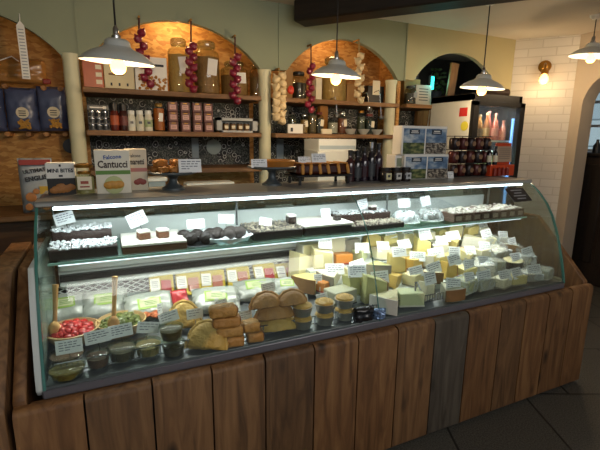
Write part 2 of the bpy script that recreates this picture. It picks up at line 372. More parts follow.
MB().prism(side, 0, .04, 'X', .004).build('side_panel', PLANK2, cs); MB().prism([(y-.06, z) for y, z in side], -.1, -.012, 'X', .004).build('side_panel', PLANK, cs); MB().prism(side, L-.04, L, 'X', .004).build('side_panel', PLANK2, cs)
MB().box((.055, .74, .53), (.026, .07, 1.06), bev=.004).build('corner_post', PLANK, cs); MB().box((L-.058, .74, .53), (.03, .07, 1.06), bev=.004).build('corner_post', PLANK, cs)
MB().box((L/2, .05, HP-.02), (L-.1, .02, .025)).build('top_rail', PLANK2, cs)
# ------------------------------------------------------------- DISPLAY CASE
X0, X1 = .096, 2.91
dc = thing('refrigerated_display_case', 'long curved-glass chilled deli counter filled with cheese and cakes', 'display case', (0, 0, 0))
prof = [(.05+(y-.07)*.925, z+.009*(z-.7)/.6) for y, z in [(.07, .726), (.082, .78), (.105, .86), (.135, .95), (.17, 1.04), (.215, 1.13), (.265, 1.20), (.33, 1.262), (.405, 1.316)]]
def curved(xa, xb, m, th=.006):
    mb = MB(); poly = prof + [(y+th, z+th*.4) for y, z in prof[::-1]]
    return mb.prism(poly, xa, xb, 'X').build('curved_glass', m, dc)
xseam = 1.51
curved(X0+.006, xseam-.002, GLASS); curved(xseam+.002, X1-.006, GLASS)
sg = MB(); sg.prism(prof+[(y+.007, z+.003) for y, z in prof[::-1]], xseam-.0018, xseam+.0018, 'X').build('glass_joint', GREENEDGE, dc)
for x in (X0, X1):
    MB().prism(prof+[(.74, 1.312), (.74, .715)], x-.003, x+.003, 'X').build('end_glass', GLASS, dc)
    MB().prism([(y-.003, z) for y, z in prof]+[(y+.01, z+.002) for y, z in prof[::-1]], x-.005, x+.005, 'X').build('end_glass_edge', GREENEDGE, dc)
MB().box(((X0+X1)/2, .085, .708), (X1-X0+.02, .07, .04), bev=.006).build('front_rail', mat('front_rail_metal', '#7a7880', .4, .5), dc)
MB().box(((X0+X1)/2, .06, .731), (X1-X0, .014, .012), bev=.002).build('glass_channel', ALU, dc)
GREYTOP = mat('grey_top_laminate', '#7f8180', .3, var=.05)
MB().box(((X0+X1)/2, .553, 1.336), (X1-X0+.02, .39, .022), bev=.004).build('top_deck', GREYTOP, dc)
MB().box(((X0+X1)/2, .362, 1.334), (X1-X0+.01, .014, .016), bev=.003).build('top_front_trim', mat('pale_trim', '#a0a29e', .4), dc)
MB().box(((X0+X1)/2, .39, 1.314), (X1-X0-.1, .022, .012), bev=.003).build('strip_light', emis('cool_strip_light', '#e8f4ff', 6), dc)
MB().box(((X0+X1)/2, .372, 1.086), (X1-X0-.1, .02, .009), bev=.002).build('shelf_strip_light', emis('shelf_strip', '#e8f4ff', 2), dc)
# inner liner
LINER = mat('white_liner', '#cfd6d4', .4)
MB().prism([(y, z) for y, z in prof if z < 1.14]+[(.74, 1.13), (.74, .70), (.07, .70)], X0-.026, X0-.006, 'X', .002).build('end_panel', LINER, dc); MB().box((X1+.03, .42, .715), (.05, .66, .04), bev=.006).build('end_panel', mat('cream_end', '#b9ad90', .5), dc)
MB().prism([(.075, .70), (.075, .73), (.70, .795), (.70, .70)], X0+.005, X1-.005, 'X').build('display_deck', ALU, dc)
MB().box(((X0+X1)/2, .73, .95), (X1-X0-.02, .02, .5)).build('rear_liner', LINER, dc)
MB().box(((X0+X1)/2, .705, .925), (X1-X0-.03, .03, .03)).build('air_slot', BLACK, dc)
MB().box(((X0+X1)/2, .695, .897), (X1-X0-.03, .05, .022), bev=.006).build('slot_lip', WHITE, dc)
MB().box(((X0+X1)/2, .69, 1.01), (X1-X0-.03, .06, .09), bev=.02, seg=2).build('air_duct', WHITE, dc)
MB().box((.72, .716, .845), (1.24, .006, .075)).build('grille_backing', BLACK, dc)
gr = MB(); wv = .05
for k in range(int(1.24/wv)+1):
    x = .1+k*wv
    for s in (1, -1):
        for row in range(6):
            z = .808+row*.0125; xa = x+ (0 if row % 2 == 0 else wv/2)
            gr.box((xa+s*wv/4, .709, z+.00625), (.029, .004, .0042), ry=-s*R(26.5))
gr.build('mesh_grille', WHITE, dc)
# steps under the cheese
for (y0, y1, z) in ((.24, .34, .785), (.34, .46, .83), (.46, .56, .88), (.56, .68, .925)):
    MB().box(((1.33+X1-.03)/2, (y0+y1)/2, (z+.78)/2-.03), (X1-.03-1.33, y1-y0-.002, z-.72)).build('display_step', LINER, dc)
ft = MB()
for i in range(150): ft.box((X0+.05+i*(X1-X0-.1)/149, .112, .765), (.004, .004, .04))
for z in (.748, .785): ft.box(((X0+X1)/2, .112, z), (X1-X0-.06, .006, .004))
ft.build('front_fence', STEEL, dc)
sf = MB().box(((X0+X1)/2, .535, 1.096), (X1-X0-.03, .37, .010)).build('glass_shelf', SHGLASS, dc)
MB().box(((X0+X1)/2, .349, 1.096), (X1-X0-.03, .004, .011)).build('shelf_edge', mat('shelf_edge_green', '#9cc8bc', .2), dc)
for x in (X0+.02, .98, 1.98, X1-.02): MB().tube([(x, .67, 1.09), (x, .67, 1.316)], .006).build('shelf_hanger', STEEL, dc)
for a, b in ((X0+.01, 1.0), (.98, 1.98), (1.96, X1-.01)):
    MB().box(((a+b)/2, .735, 1.255), (b-a, .004, .12)).build('rear_door', SHGLASS, dc)
MB().box(((X0+X1)/2, .74, 1.195), (X1-X0-.02, .02, .012)).build('rear_rail', ALU, dc)
MB().box(((X0+X1)/2, .5, .36), (X1-X0, .7, .66)).build('base_cabinet', DALU, dc)
ZT = 1.3472       # top of deck
ZS = 1.101       # top of glass shelf
def zdeck(y): return .73+(y-.075)*.104
# ---------------------------------------------------------------- price cards
cardn = [0]
def card(loc, label, w=.085, h=.055, rz=0, tilt=15, group='price cards in the counter', dark=False, pin=.0):
    o = thing('price_card', label, 'price card', loc, rz, group)
    a = R(tilt)
    c = MB().box((0, 0, pin+h/2), (w, .0016, h)).build('card', CARD, o, rot=(-a, 0, 0))
    t = MB(); n = 3 if h < .05 else 4
    for i in range(n):
        x = -w*.38
        while x < w*.3:
            ww = w*random.uniform(.08, .22); t.box((x+ww/2, -.0013, pin+h*(.82-(.72/n)*i)), (ww, .0008, h*.055)); x += ww+w*.045
            if i == n-1 and x > -w*.05: break
    t.build('lettering', CINK, o, rot=(-a, 0, 0))
    if pin: MB().tube([(0, .001, -.02), (0, .001, pin+.004)], .0018, 6).build('pin', STEEL, o, rot=(-a, 0, 0))
    cardn[0] += 1; return o
# ------------------------------------------------------------ PENDANTS, SCONCE
def pD(x, y, d):
    r = ray(x, y); fh = r.x*math.sin(YAW)+r.y*math.cos(YAW); return CAM + r*(d/fh)
ENAM = mat('lamp_enamel', '#c6cac6', .35); FIL = emis('bulb_glow', '#ffb35c', 7)
def pendant(px, py, d, label, warm=11, rs=.17):
    p = pD(px, py, d); k = rs/.2
    o = thing('pendant_lamp', label, 'lamp', p, 0, 'white pendant lamps')
    pr = [(.015, .122), (.052, .12), (.066, .108), (.072, .082), (.088, .07), (.13, .054), (.17, .03), (.198, .004), (.2, -.004), (.196, -.004), (.165, .024), (.125, .048), (.08, .064), (.066, .08), (.05, .112), (.015, .115)]
    MB().lathe([(r*k, z*k) for r, z in pr], seg=36).build('lamp_shade', ENAM, o).rotation_euler = (R(5)*math.cos(YAW), -R(5)*math.sin(YAW)*-1, 0)
    MB().lathe([(0, .165), (.006, .163), (.013, .15), (.014, .125), (.021, .118), (.021, .10), (.018, .03), (0, .03)], seg=16).build('lamp_holder', STEEL, o)
    MB().lathe([(0, .04), (.014, .036), (.018, .02), (.031, .0), (.037, -.02), (.032, -.042), (.017, -.055), (0, -.057)], seg=18).build('bulb', FIL, o)
    top = ZC-p.z
    MB().tube([(0, 0, .16), (0, 0, top-.02)], .0045).build('cord', BLACK, o)
    MB().lathe([(0, top-.035), (.03, top-.033), (.05, top-.012), (.052, top), (0, top)], seg=18).build('ceiling_rose', WHITEM, o)
    l = bpy.data.lights.new('lamp_light', 'POINT'); l.energy = warm; l.color = (1, .72, .42); l.shadow_soft_size = .04
    lo = bpy.data.objects.new('lamp_light', l); COL.objects.link(lo); lo.location = p+Vector((0, 0, -.115))
    return o
pendant(118, 62, 2.13, 'large white enamel pendant lamp, nearest and leftmost, over the cantucci box')
pendant(336, 76, 3.0, 'white enamel pendant lamp in front of the garlic and onion arch')
pendant(482, 88, 3.5, 'white enamel pendant lamp beside the drinks fridge')
pendant(591, 56, 3.85, 'white enamel pendant lamp cut by the right edge, by the arched window wall')
sp = C2 + D2*.30; sn = Vector((-D2.y*-1, -D2.x, 0)); nrm = Vector((D2.y, -D2.x, 0)).normalized()
sz = pY(541, 66, sp.y).z
so = thing('wall_light', 'brass swan-neck wall light glowing on the white painted brick', 'wall light', (sp.x, sp.y, sz), math.atan2(nrm.y, nrm.x))
MB().lathe([(0, .03), (.04, .026), (.06, .01), (.062, 0), (0, 0)], rot=Matrix.Rotation(R(90), 3, 'Y'), seg=20).build('wall_plate', BRASS, so)
MB().tube([(0.02, 0, 0), (.09, 0, .012), (.15, .0, -.01), (.17, 0, -.05)], .012).build('arm', BRASS, so)
MB().lathe([(0, .0), (.02, -.005), (.034, -.03), (.036, -.055), (.03, -.055), (0, -.02)], (.17, 0, -.04), 18).build('lamp_holder', BRASS, so)
MB().lathe([(0, -.04), (.02, -.05), (.04, -.085), (.044, -.11), (.03, -.14), (0, -.15)], (.17, 0, -.05), 18).build('bulb', FIL, so)
l = bpy.data.lights.new('sconce_light', 'POINT'); l.energy = 3.6; l.color = (1, .72, .4); l.shadow_soft_size = .05
lo = bpy.data.objects.new('sconce_light', l); COL.objects.link(lo); lo.location = Vector((sp.x, sp.y, sz)) + nrm*.24 + Vector((0, 0, -.23))

# ------------------------------------------------------------ STRINGS
REDON = mat('red_onion_skin', '#7a1a34', .35, var=.25, vs=40, coat=.3); GARL = mat('garlic_skin', '#d6c29a', .5, var=.1, vs=60); TWINE = mat('twine', '#4a2220', .8); TWINE2 = mat('pale_twine', '#a58a58', .8)
ONB = [(0, -.034), (.012, -.033), (.03, -.02), (.036, 0), (.03, .02), (.012, .032), (.006, .045), (0, .047)]
GAB = [(0, -.022), (.02, -.024), (.033, -.012), (.036, .002), (.026, .02), (.01, .032), (.006, .05), (0, .052)]
def strung(kind, label, x, ytop, y0, y1, n, m, tw, s=1, pairs=False, x2=None, g=None):
    Y = 1.78; top = pY(x, ytop, Y); a = pY(x, y0, Y); b = pY(x2 or x, y1, Y)
    o = thing(kind, label, 'garlic' if 'garlic' in kind else 'onions', b, 0, g)
    MB().tube([top-b, a-b, (0, .012, -.02)], .006).build('string', tw, o)
    MB().box(tuple(top-b+Vector((0, .043, .01))), (.012, .09, .012)).build('hook', BRASS, o)
    nm = 'garlic_bulb' if 'garlic' in kind else 'onion'
    pr = GAB if 'garlic' in kind else ONB
    for i in range(n):
        t = i/(n-1); c = a.lerp(b, t)-b; sd = (-1 if i % 2 else 1)
        off = Vector((sd*(.026 if pairs else .016), random.uniform(-.014, .004), 0))
        rt = Matrix.Rotation(sd*R(random.uniform(25, 60)), 3, 'Y') @ Matrix.Rotation(R(random.uniform(-20, 20)), 3, 'X')
        MB().lathe([(r*s*random.uniform(.97, 1.03), z*s) for r, z in pr], tuple(c+off), 14, rt).build(nm, m, o)
strung('red_onion_string', 'string of red onions partly behind the leftmost pendant lamp', 139, 18, 33, 84, 9, REDON, TWINE, .82, x2=148, g='strings of red onions')
strung('red_onion_string', 'string of red onions hanging in front of the two tallest glass jars', 191, 21, 46, 89, 9, REDON, TWINE, .85, g='strings of red onions')
strung('red_onion_string', 'string of red onions hanging near the second post, below the arch edge', 235, 37, 57, 101, 9, REDON, TWINE, .85, g='strings of red onions')
strung('red_onion_string', 'string of red onions between the garlic and the middle pendant lamp', 311, 46, 66, 110, 9, REDON, TWINE, .78, x2=309, g='strings of red onions')
strung('garlic_string', 'thick plait of pale garlic bulbs hanging beside the second post', 279, 70, 76, 121, 13, GARL, TWINE2, 1.0, pairs=True)
strung('garlic_string', 'loose garlic string hanging right of the middle pendant lamp', 359, 41, 56, 100, 9, GARL, TWINE2, .95)

# ------------------------------------------------------------ LEFT BAY
NAVY = mat('navy_film', '#4c5678', .35, var=.15, bump=.5, bs=12, coat=.3)
PASTA = mat('pasta', '#b98a3c', .5, var=.2, vs=60)
def pillow(w, h, d, m, parent, name='bag', jit=.01, nu=14, nv=16, power=.45):
    def f(s):
        def g(u, v):
            e = (max(0, 1-abs(2*u-1)**3)*max(0, 1-abs(2*v-1)**4))**power
            return Vector(((u-.5)*w, s*d/2*e + jit*noise.noise(Vector((u*5, v*5, s*3+w*31))), v*h))
        return g
    mb = MB(); mb.sheet(f(-1), nu, nv); mb.sheet(f(1), nu, nv); bmesh.ops.remove_doubles(mb.bm, verts=mb.bm.verts, dist=.0006)
    return mb.build(name, m, parent)
YB = 2.09
def blue_bag(x0, x1, yt, yb, label, rz=0):
    a, b, z0, z1 = rect(x0, x1, yt, yb, YB)
    o = thing('pasta_bag', label, 'bag', ((a+b)/2, YB, z0), rz, 'blue bags on pegs')
    pillow(b-a, z1-z0, .1, NAVY, o)
    w = b-a; h = z1-z0
    MB().lathe([(0, 0), (w*.2, 0), (w*.2, .004), (0, .004)], (w*.03, -.054, h*.42), 20, Matrix.Rotation(R(90), 3, 'X')).build('label', CREAMC, o)
    t = MB()
    for i in range(3): t.box((w*.03, -.0592, h*(.46-.05*i)), (w*.22, .001, .006))
    t.build('lettering', INK, o)
    n = MB()
    for i in range(22): n.tube([(w*.05+random.uniform(-.2, .2)*w, -.052, h*random.uniform(.04, .28)), (w*.05+random.uniform(-.2, .2)*w, -.05, h*random.uniform(.04, .28))], .006, 6)
    n.build('pasta_window', PASTA, o); return o
blue_bag(-26, 5, 88, 131, 'navy blue pasta bag cut by the left edge of the picture', R(4))
blue_bag(6, 38, 88, 131, 'navy blue pasta bag in the middle of the row on pegs')
blue_bag(38, 69, 87, 131, 'navy blue pasta bag nearest the left post', R(-5))
PEG = wood('peg_wood', '#8a5a2a', '#a87440', '#c08c54', 'Y', knots=False)
for (x, y), lb in (((4, 84), 'wooden wall peg at the far left under the bread bag'), ((43, 86), 'wooden wall peg under the red end of the bread bag'), ((60, 87), 'upper wooden wall peg nearest the left post'), ((7, 132.5), 'lower wooden wall peg under the left pasta bags'), ((28, 132.5), 'lower wooden wall peg under the middle pasta bag'), ((65, 132.5), 'lower wooden wall peg nearest the left post'), ((46, 132.5), 'lower wooden wall peg between the two right pasta bags')):
    p = pY(x, y, 2.04); tag(MB().lathe([(0, 0), (.016, 0), (.018, .004), (.018, .16), (0, .16)], (0, 0, 0), 14, Matrix.Rotation(R(-90), 3, 'X')).build('wall_peg', PEG, None, (p.x, 2.04, p.z-.012)), lb, 'peg', 'wooden pegs on the chipboard wall')
a, b, z0, z1 = rect(-8, 46, 58, 83, 2.08)
o = thing('bread_bag', 'clear bag of long crackers lying on the wall pegs', 'bag', ((a+b)/2, 2.09, z0-.004))
bag = pillow(b-a, z1-z0, .11, mat('cracker_bag', '#a8763c', .35, var=.2, bump=.4, bs=25, coat=.4), o, jit=.02)
MB().box((.16, -.045, .02), (.05, .02, .035), bev=.006).build('red_seal', mat('seal_red', '#8c2a20', .5), o)
MB().tube([(-.1, -.05, .14), (-.03, -.055, .17), (.02, -.05, .13)], .004).build('tie', WHITEM, o)
p0 = pY(26.5, 79, 1.83); p1 = pY(25.5, 26, 1.83)
o = thing('paper_tag_strip', 'long white printed paper strip hanging from the left arch', 'paper strip', p0)
hh = p1.z-p0.z
MB().sheet(lambda u, v: Vector(((u-.5)*.045, .006*math.sin(v*5), v*hh)), 1, 12).prism([(-.0225, hh), (.0225, hh), (0, hh+.03)], -.001, .001).build('paper', WHITEM, o)
MB().tube([(0, 0, hh+.02), (0, .015, hh+.06), (0, .03, hh+.09)], .003, 6).build('string', WHITEM, o)
t = MB()
for i in range(16): t.box((0, -.001+.006*math.sin((i+.5)/17*5), hh*(i+.7)/17), (.03, .002, .006))
t.build('lettering', mat('faded_ink', '#9aa0a8', .7), o)
p = pY(71, 146, 2.17); tag(MB().lathe([(0, 0), (.055, 0), (.055, .03), (0, .03)], seg=20, rot=Matrix.Rotation(R(90), 3, 'X')).build('round_plaque', BLACK, None, (p.x, 2.1995, p.z)), 'small black round plaque on the chipboard beside the left post', 'plaque')

# ------------------------------------------------------------ SHELF GOODS
def jar(label, x0, x1, yt, yb, Y, zb, content, lid, tagm=None, name='glass_jar', g=None, fill=.8, sq=False):
    a, b, z0, z1 = rect(x0, x1, yt, yb, Y); r = (b-a)/2; h = z1-zb
    o = thing(name, label, 'jar', ((a+b)/2, Y, zb), 0, g); sg = 24
    k = [(0, 0), (r*.94, 0), (r, .015), (r, h*.74), (r*.92, h*.8), (r*.62, h*.85), (r*.62, h*.9)]
    MB().lathe(k, seg=sg).build('glass', JGLASS, o)
    MB().lathe([(0, .008), (r*.93, .008), (r*.95, .02), (r*.95, h*.74*fill), (0, h*.74*fill)], seg=sg).rough(.004, 40).build('contents', content, o)
    MB().lathe([(0, h*.88), (r*.7, h*.88), (r*.72, h*.9), (r*.72, h*.97), (r*.62, h), (0, h)], seg=sg).build('lid', lid, o)
    if tagm: MB().box((r*.2, -r-.006, h*.5), (r*.75, .003, h*.3), ry=R(random.uniform(-8, 8))).build('label', tagm, o)
    return o
def carton(label, x0, x1, yt, yb, Y, d, m, zb=None, rz=0, name='box', cat='box', g=None):
    a, b, z0, z1 = rect(x0, x1, yt, yb, Y)
    if zb is None: zb = z0
    o = thing(name, label, cat, ((a+b)/2, Y+d/2, zb), rz, g); w, h = b-a, z1-zb
    MB().box((0, 0, h/2), (w, d, h), bev=.002).build('body', m, o)
    return o, w, h
def panel(o, x, z, w, h, y, m, name='print', th=.0016): return MB().box((x, y-th/2, z), (w, th, h)).build(name, m, o)
BISC = mat('pale_biscuits', '#c49c5c', .7, var=.25, vs=50, bump=.4); GRAIN = mat('dried_fruit_mix', '#9c7446', .7, var=.4, vs=70, bump=.5)
LIDG = glassy('lid_glass', '#d8e0da', .12)
jar('tall glass jar of pale biscuits, left of the pair behind the onions', 168, 190, 39, 89, 1.93, zs1, BISC, LIDG, WHITEM, fill=.95)
jar('tall glass jar of brown grain with a white label, right one behind the onions', 194, 219, 42, 89, 1.93, zs1, GRAIN, LIDG, WHITEM, fill=.95)
jar('shorter glass jar behind the third onion string', 221, 247, 62, 93, 1.95, zs1, GRAIN, LIDG, WHITEM)
jar('glass jar tucked beside the second post', 250, 264, 64, 95, 1.98, zs1, GRAIN, LIDG)
ORB = mat('orange_tin', '#b45a2c', .4, var=.15)
o, w, h = carton('orange patterned tin box beside the left post on the upper shelf', 83, 103, 60, 87, 1.84, .12, ORB, zs1)
for i in range(3): panel(o, w*.28, h*(.22+.27*i), w*.3, h*.16, -.06, CREAMC)
IV = mat('ivory_card', '#d8cba4', .6, var=.04)
o, w, h = carton('cream biscuit carton with line drawings under the leftmost lamp', 104, 134, 60, 88, 1.84, .12, IV, zs1)
for i in range(3): panel(o, w*(-.28+.27*i), h*.16, w*.06, h*.1, -.06, INK)
panel(o, -.02, h*.5, w*.5, h*.06, -.06, mat('brown_ink', '#7a5a3a', .7))
o, w, h = carton('white nut pack with a window of mixed nuts on the upper shelf', 135, 167, 57, 89, 1.84, .1, WHITEM, zs1)
n = MB()
for i in range(60): n.ball((random.uniform(-.4, .45)*w, -.05, random.uniform(.06, .48)*h), .011, sub=1)
n.build('nuts', mat('mixed_nuts', '#b07830', .5, var=.4, vs=30), o); panel(o, w*.1, h*.76, w*.6, h*.07, -.05, INK)
# lower shelf: sauces and boxes
GREYC = mat('grey_print', '#3c4044', .4)
o = thing('spice_rack', 'dark rack of small silver-topped spice jars beside the left post', 'rack', (pY(99, 120, 1.84).x, 1.88, zs2), 0)
a, b, z0, z1 = rect(88, 110, 104, 131, 1.84); w = b-a; h = z1-zs2
MB().box((0, .035, h*.5), (w, .03, h)).build('back_panel', BLACK, o); MB().box((0, 0, h*.87), (w, .07, h*.2), bev=.003).build('header', GREYC, o)
t = MB(); t.box((-.01, -.037, h*.87), (w*.6, .002, h*.05)).box((w*.3, -.037, h*.87), (w*.16, .002, h*.1)); t.build('lettering', WHITEM, o)
for i in range(3):
    MB().box((0, 0, h*(.01+.25*i)), (w, .06, .006)).build('tier', BLACK, o)
    for j in range(3):
        jj = MB().lathe([(0, 0), (.021, 0), (.021, .026), (.016, .03), (0, .03)], ((j-1)*w*.31, -.004, h*.25*i+.005), 14).build('jar', GREYC, o)
        MB().lathe([(0, .029), (.019, .029), (.019, .04), (.008, .045), (0, .045)], ((j-1)*w*.31, -.004, h*.25*i+.005), 14).build('lid', STEEL, jj)
def bottle(label, x, r, yt, yb, Y, zb, m, capm, labm=None, name='bottle', g=None, neck=.35, nr=.4, caph=.12, labz=(.2, .55)):
    p = pY(x, (yt+yb)/2, Y); h = pY(x, yt, Y).z-zb
    o = thing(name, label, 'bottle', (p.x, Y, zb), 0, g); s = 1-neck
    MB().lathe([(0, 0), (r*.95, 0), (r, .006), (r, h*(s-.06)), (r*.85, h*s), (r*nr, h*(s+.12)), (r*nr, h*(1-caph)), (0, h*(1-caph))], seg=18).build('body', m, o)
    MB().lathe([(0, h*(1-caph)), (r*(nr+.12), h*(1-caph)), (r*(nr+.12), h*.99), (r*nr, h), (0, h)], seg=16).build('cap', capm, o)
    if labm: MB().lathe([(r+.0012, h*labz[0]), (r+.0012, h*labz[1])], seg=18).build('label', labm, o)
    return o
SAUCE = mat('red_sauce', '#5c1c10', .2, coat=.5); SAUCE2 = mat('dark_red_sauce', '#34100c', .2, coat=.5)
bottle('red-brown sauce bottle with an orange label and black top', 114.5, .03, 103, 131, 1.85, zs2, SAUCE, BLACK, mat('orange_label', '#a8502c', .5), g='sauce bottles', neck=.3, nr=.8, caph=.28)
bottle('dark red sauce bottle standing left of the three white bottles', 123.5, .03, 104, 131, 1.85, zs2, SAUCE2, BLACK, mat('maroon_label', '#5c2420', .5), g='sauce bottles', neck=.3, nr=.75, caph=.25)
WB = mat('white_bottle', '#d5d4c4', .35)
for x, lb, c in ((131.5, 'white dressing bottle beside the dark red sauce', '#cdd0c8'), (140, 'middle of the three white dressing bottles', '#cfcdb8'), (148.5, 'white dressing bottle with a green label, next to the orange jar', '#9fae84')):
    o = bottle(lb, x, .028, 110.5, 131, 1.85, zs2, WB, WHITE, mat('lab'+c, c, .6), g='white dressing bottles', neck=.28, nr=.72, caph=.2)
    MB().box((0, -.030, .06), (.022, .002, .018)).build('emblem', GREYC, o)
jar('tall jar of orange peppers with a white label', 153.5, 164.5, 103.5, 131, 1.86, zs2, mat('peppers', '#b4601c', .4, var=.3, vs=40), mat('gold_lid', '#9a7a40', .35, .6), WHITEM, fill=1.1)
PINK = mat('pink_box', '#6c4640', .5, var=.1); PINKL = mat('pink_label', '#d0a69a', .5)
names = ['leftmost', 'second', 'third', 'rightmost']; rows = ['bottom', 'middle', 'top']
for j in range(4):
    for i in range(3):
        xc = [173.5, 186, 198, 209][j]; z0 = zs2 + i*.073; P = pY(xc, 120, 1.84)
        o = thing('chutney_box', '%s pink labelled box of the %s stack on the spice shelf' % (rows[i], names[j]), 'box', (P.x, 1.88, z0), random.uniform(-.06, .06), 'pink boxes stacked four by three')
        MB().box((0, 0, .036), (.07, .07, .0715), bev=.003).build('carton', PINK, o)
        MB().box((0, -.036, .034), (.046, .0014, .034)).build('label', PINKL, o)
        t = MB()
        for k in range(2): t.box((0, -.0372, .04-.012*k), (.03, .0008, .003))
        t.build('lettering', PINK, o); MB().box((0, -.0355, .062), (.03, .0014, .006)).build('brass_strip', BRASS, o)
a, b, z0, z1 = rect(217, 257.5, 118, 132, 1.83)
o = thing('gift_tray', 'pale grey gift box with four small honey jars showing', 'box', ((a+b)/2, 1.87, zs2)); w = b-a; h = z1-zs2
GT = mat('grey_gift_card', '#a8acac', .5)
MB().box((0, 0, .008), (w, .08, .016)).box((0, 0, h-.011), (w, .08, .022)).box((-w*.44, 0, h/2), (w*.12, .08, h)).box((w*.44, 0, h/2), (w*.12, .08, h)).box((0, .037, h/2), (w, .006, h)).build('carton', GT, o)
for i in range(4):
    jj = MB().lathe([(0, 0), (.023, 0), (.024, .05), (0, .05)], ((i-1.5)*.058, 0, .016), 14).build('jar', mat('honey', '#6a4a20', .3), o)
    MB().lathe([(0, .05), (.022, .05), (.022, .06), (0, .06)], ((i-1.5)*.058, 0, .016), 14).build('lid', BLACK, jj); MB().box(((i-1.5)*.058, -.0255, .042), (.03, .002, .024)).build('label', CREAMC, jj)
p = pY(214, 147, 2.18); tag(MB().lathe([(0, 0), (.065, 0), (.065, .008), (0, .008)], seg=24, rot=Matrix.Rotation(R(90), 3, 'X')).build('round_plate', mat('plate_pale', '#9aa8a4', .5), None, (p.x, 2.1925, p.z)), 'pale round disc on the patterned wallpaper behind the cake stand', 'plate')
# third shelf: trays standing on worktop level
for (x0, x1, yt, yb, lb) in ((147, 168, 177, 191, 'white tray with a blue rim behind the amaretti box'), (187, 235, 182, 190, 'long white tray on the back counter between the cake stands')):
    a, b, z0, z1 = rect(x0, x1, yt, yb, 1.6)
    o = thing('serving_tray', lb, 'tray', ((a+b)/2, 1.68, 1.12), 0); hh = max(z1-1.12, .04)
    MB().box((0, 0, hh-.02), (b-a, .14, .03), bev=.006).build('tray', WHITE, o); MB().box((0, 0, (hh-.035)/2), (b-a-.03, .12, hh-.035)).build('base', mat('tray_blue', '#8fa0a8', .4), o)
# right-hand arch, upper shelf
jar('dark squat jar between the onions and the garlic', 291, 306, 72, 97, 1.95, zs1, mat('dark_preserve', '#2c1c12', .4), BLACK)
carton('brown card box on the upper shelf beside the garlic', 286, 293, 68, 97, 1.93, .08, mat('brown_card', '#9a7444', .7), zs1)
o, w, h = carton('pale label box behind the middle pendant lamp', 316, 322, 78, 98, 1.93, .08, CREAMC, zs1)
jar('big glass jar of biscuits behind the middle pendant lamp', 322, 345, 58, 98, 1.98, zs1, BISC, LIDG)
o, w, h = carton('dark gift box with a pale tag near the third post', 368, 384, 86, 101, 1.93, .1, BLACK, zs1)
panel(o, .0, h*.9, w*.45, h*.8, -.05, CREAMC, 'tag')
carton('small brown packet right of the hanging garlic string', 347, 356, 84, 100, 1.93, .08, mat('brown_card', '#9a7444', .7), zs1)
t_ = MB(); p = pY(294, 90, 1.79); tag(MB().ball((0, 0, 0), .03, (1, .6, 1.2), sub=2, jit=.2).build('chilli', mat('chilli_red', '#b8301c', .4), None, (p.x-.03, 1.79, p.z)), 'bright red chilli hanging beside the thick garlic plait', 'chilli')
# right-hand arch, lower shelf
o, w, h = carton('white card with small dark print on the jar shelf', 288, 303, 124, 132, 1.83, .02, WHITEM, zs2); panel(o, -w*.25, h*.4, w*.15, h*.4, -.01, INK)
carton('small cream label card lying on the jar shelf edge', 322, 332, 129, 132, 1.82, .03, CREAMC, zs2)
LIDS = [BLACK, STEEL, BRASS, mat('red_lid', '#6e2018', .4)]
items = [(292, 8, 112, '#3a3a34'), (304, 7, 114, '#8a6a3a'), (312, 8, 108, '#5a4a2c'), (319, 8, 112, '#24201c'), (333, 9, 118, '#b0aca0'), (342, 8, 112, '#7a3c20'), (361, 7, 110, '#4c5040'), (369, 8, 114, '#1c2c28')]
wh = ['first', 'second', 'third', 'fourth', 'fifth', 'sixth', 'seventh', 'eighth']
desc = ['grey-green', 'ochre', 'olive-brown', 'near-black', 'pale grey', 'rust-red', 'moss-green', 'dark teal']
for i, (x, w, yt, c) in enumerate(items):
    jar('small jar with %s contents, %s along the right-hand jar shelf' % (desc[i], wh[i]), x-w/2, x+w/2, yt, 132, 1.88, zs2, mat('jc'+c, c, .5, var=.3, vs=60), LIDS[i % 4], CREAMC if i % 2 else None, 'small_jar', 'small jars on the right-hand shelf', .95)
CUP = mat('cup_glaze', '#a8aaa4', .25)
for i, (x, lb) in enumerate(((350, 'grey bowl nearest the middle of the jar shelf'), (363.5, 'grey bowl second along the jar shelf'), (376.5, 'grey bowl beside the third post'))):
    P = pY(x, 130, 1.84); o = tag(MB().lathe([(0, 0), (.028, 0), (.03, .006), (.05, .03), (.058, .048), (.054, .048), (.044, .03), (0, .012)], seg=20).build('small_bowl', CUP, None, (P.x, 1.84, zs2)), lb, 'bowl', 'small bowls on the jar shelf')
a, b, z0, z1 = rect(320, 328, 104, 130, 2.0)
o, w, h = carton('amber boxed bottle at the back of the jar shelf', 320, 328, 104, 130, 2.0, .06, mat('amber_card', '#a06a24', .5), zs2)
# utensils hanging under the upper shelf
for x, y0, y1, lb in ((335, 99, 118, 'steel ladle hanging below the middle pendant lamp'), (367, 94, 112, 'steel whisk hanging right of the garlic string'), (379, 92, 120, 'steel serving spoon hanging near the third post')):
    a = pY(x, y0, 1.80); b = pY(x+2, y1, 1.80); o = thing('hanging_ladle', lb, 'utensil', b, 0, 'utensils under the shelf')
    MB().tube([a-b+Vector((-.02, .05, 0)), a-b+Vector((.0, .0, .015)), a-b+Vector((.01, 0, -.02)), (0, 0, .03)], .004).build('handle', STEEL, o); MB().lathe([(0, -.02), (.02, -.014), (.028, .0), (.03, .012), (.026, .012), (0, -.012)], (0, 0, .02), 14).build('bowl', STEEL, o)
a, b, z0, z1 = rect(277, 284, 139, 164, 2.17); 
tag(MB().box((0, 0, (z1-z0)/2), (b-a, .012, z1-z0), bev=.002).build('wall_strip', mat('pale_blue_strip', '#8a9aa4', .6), None, ((a+b)/2, 2.185, z0)), 'pale blue narrow panel on the wallpaper right of the second post', 'panel')
a, b, z0, z1 = rect(192, 199, 138, 158, 2.17)
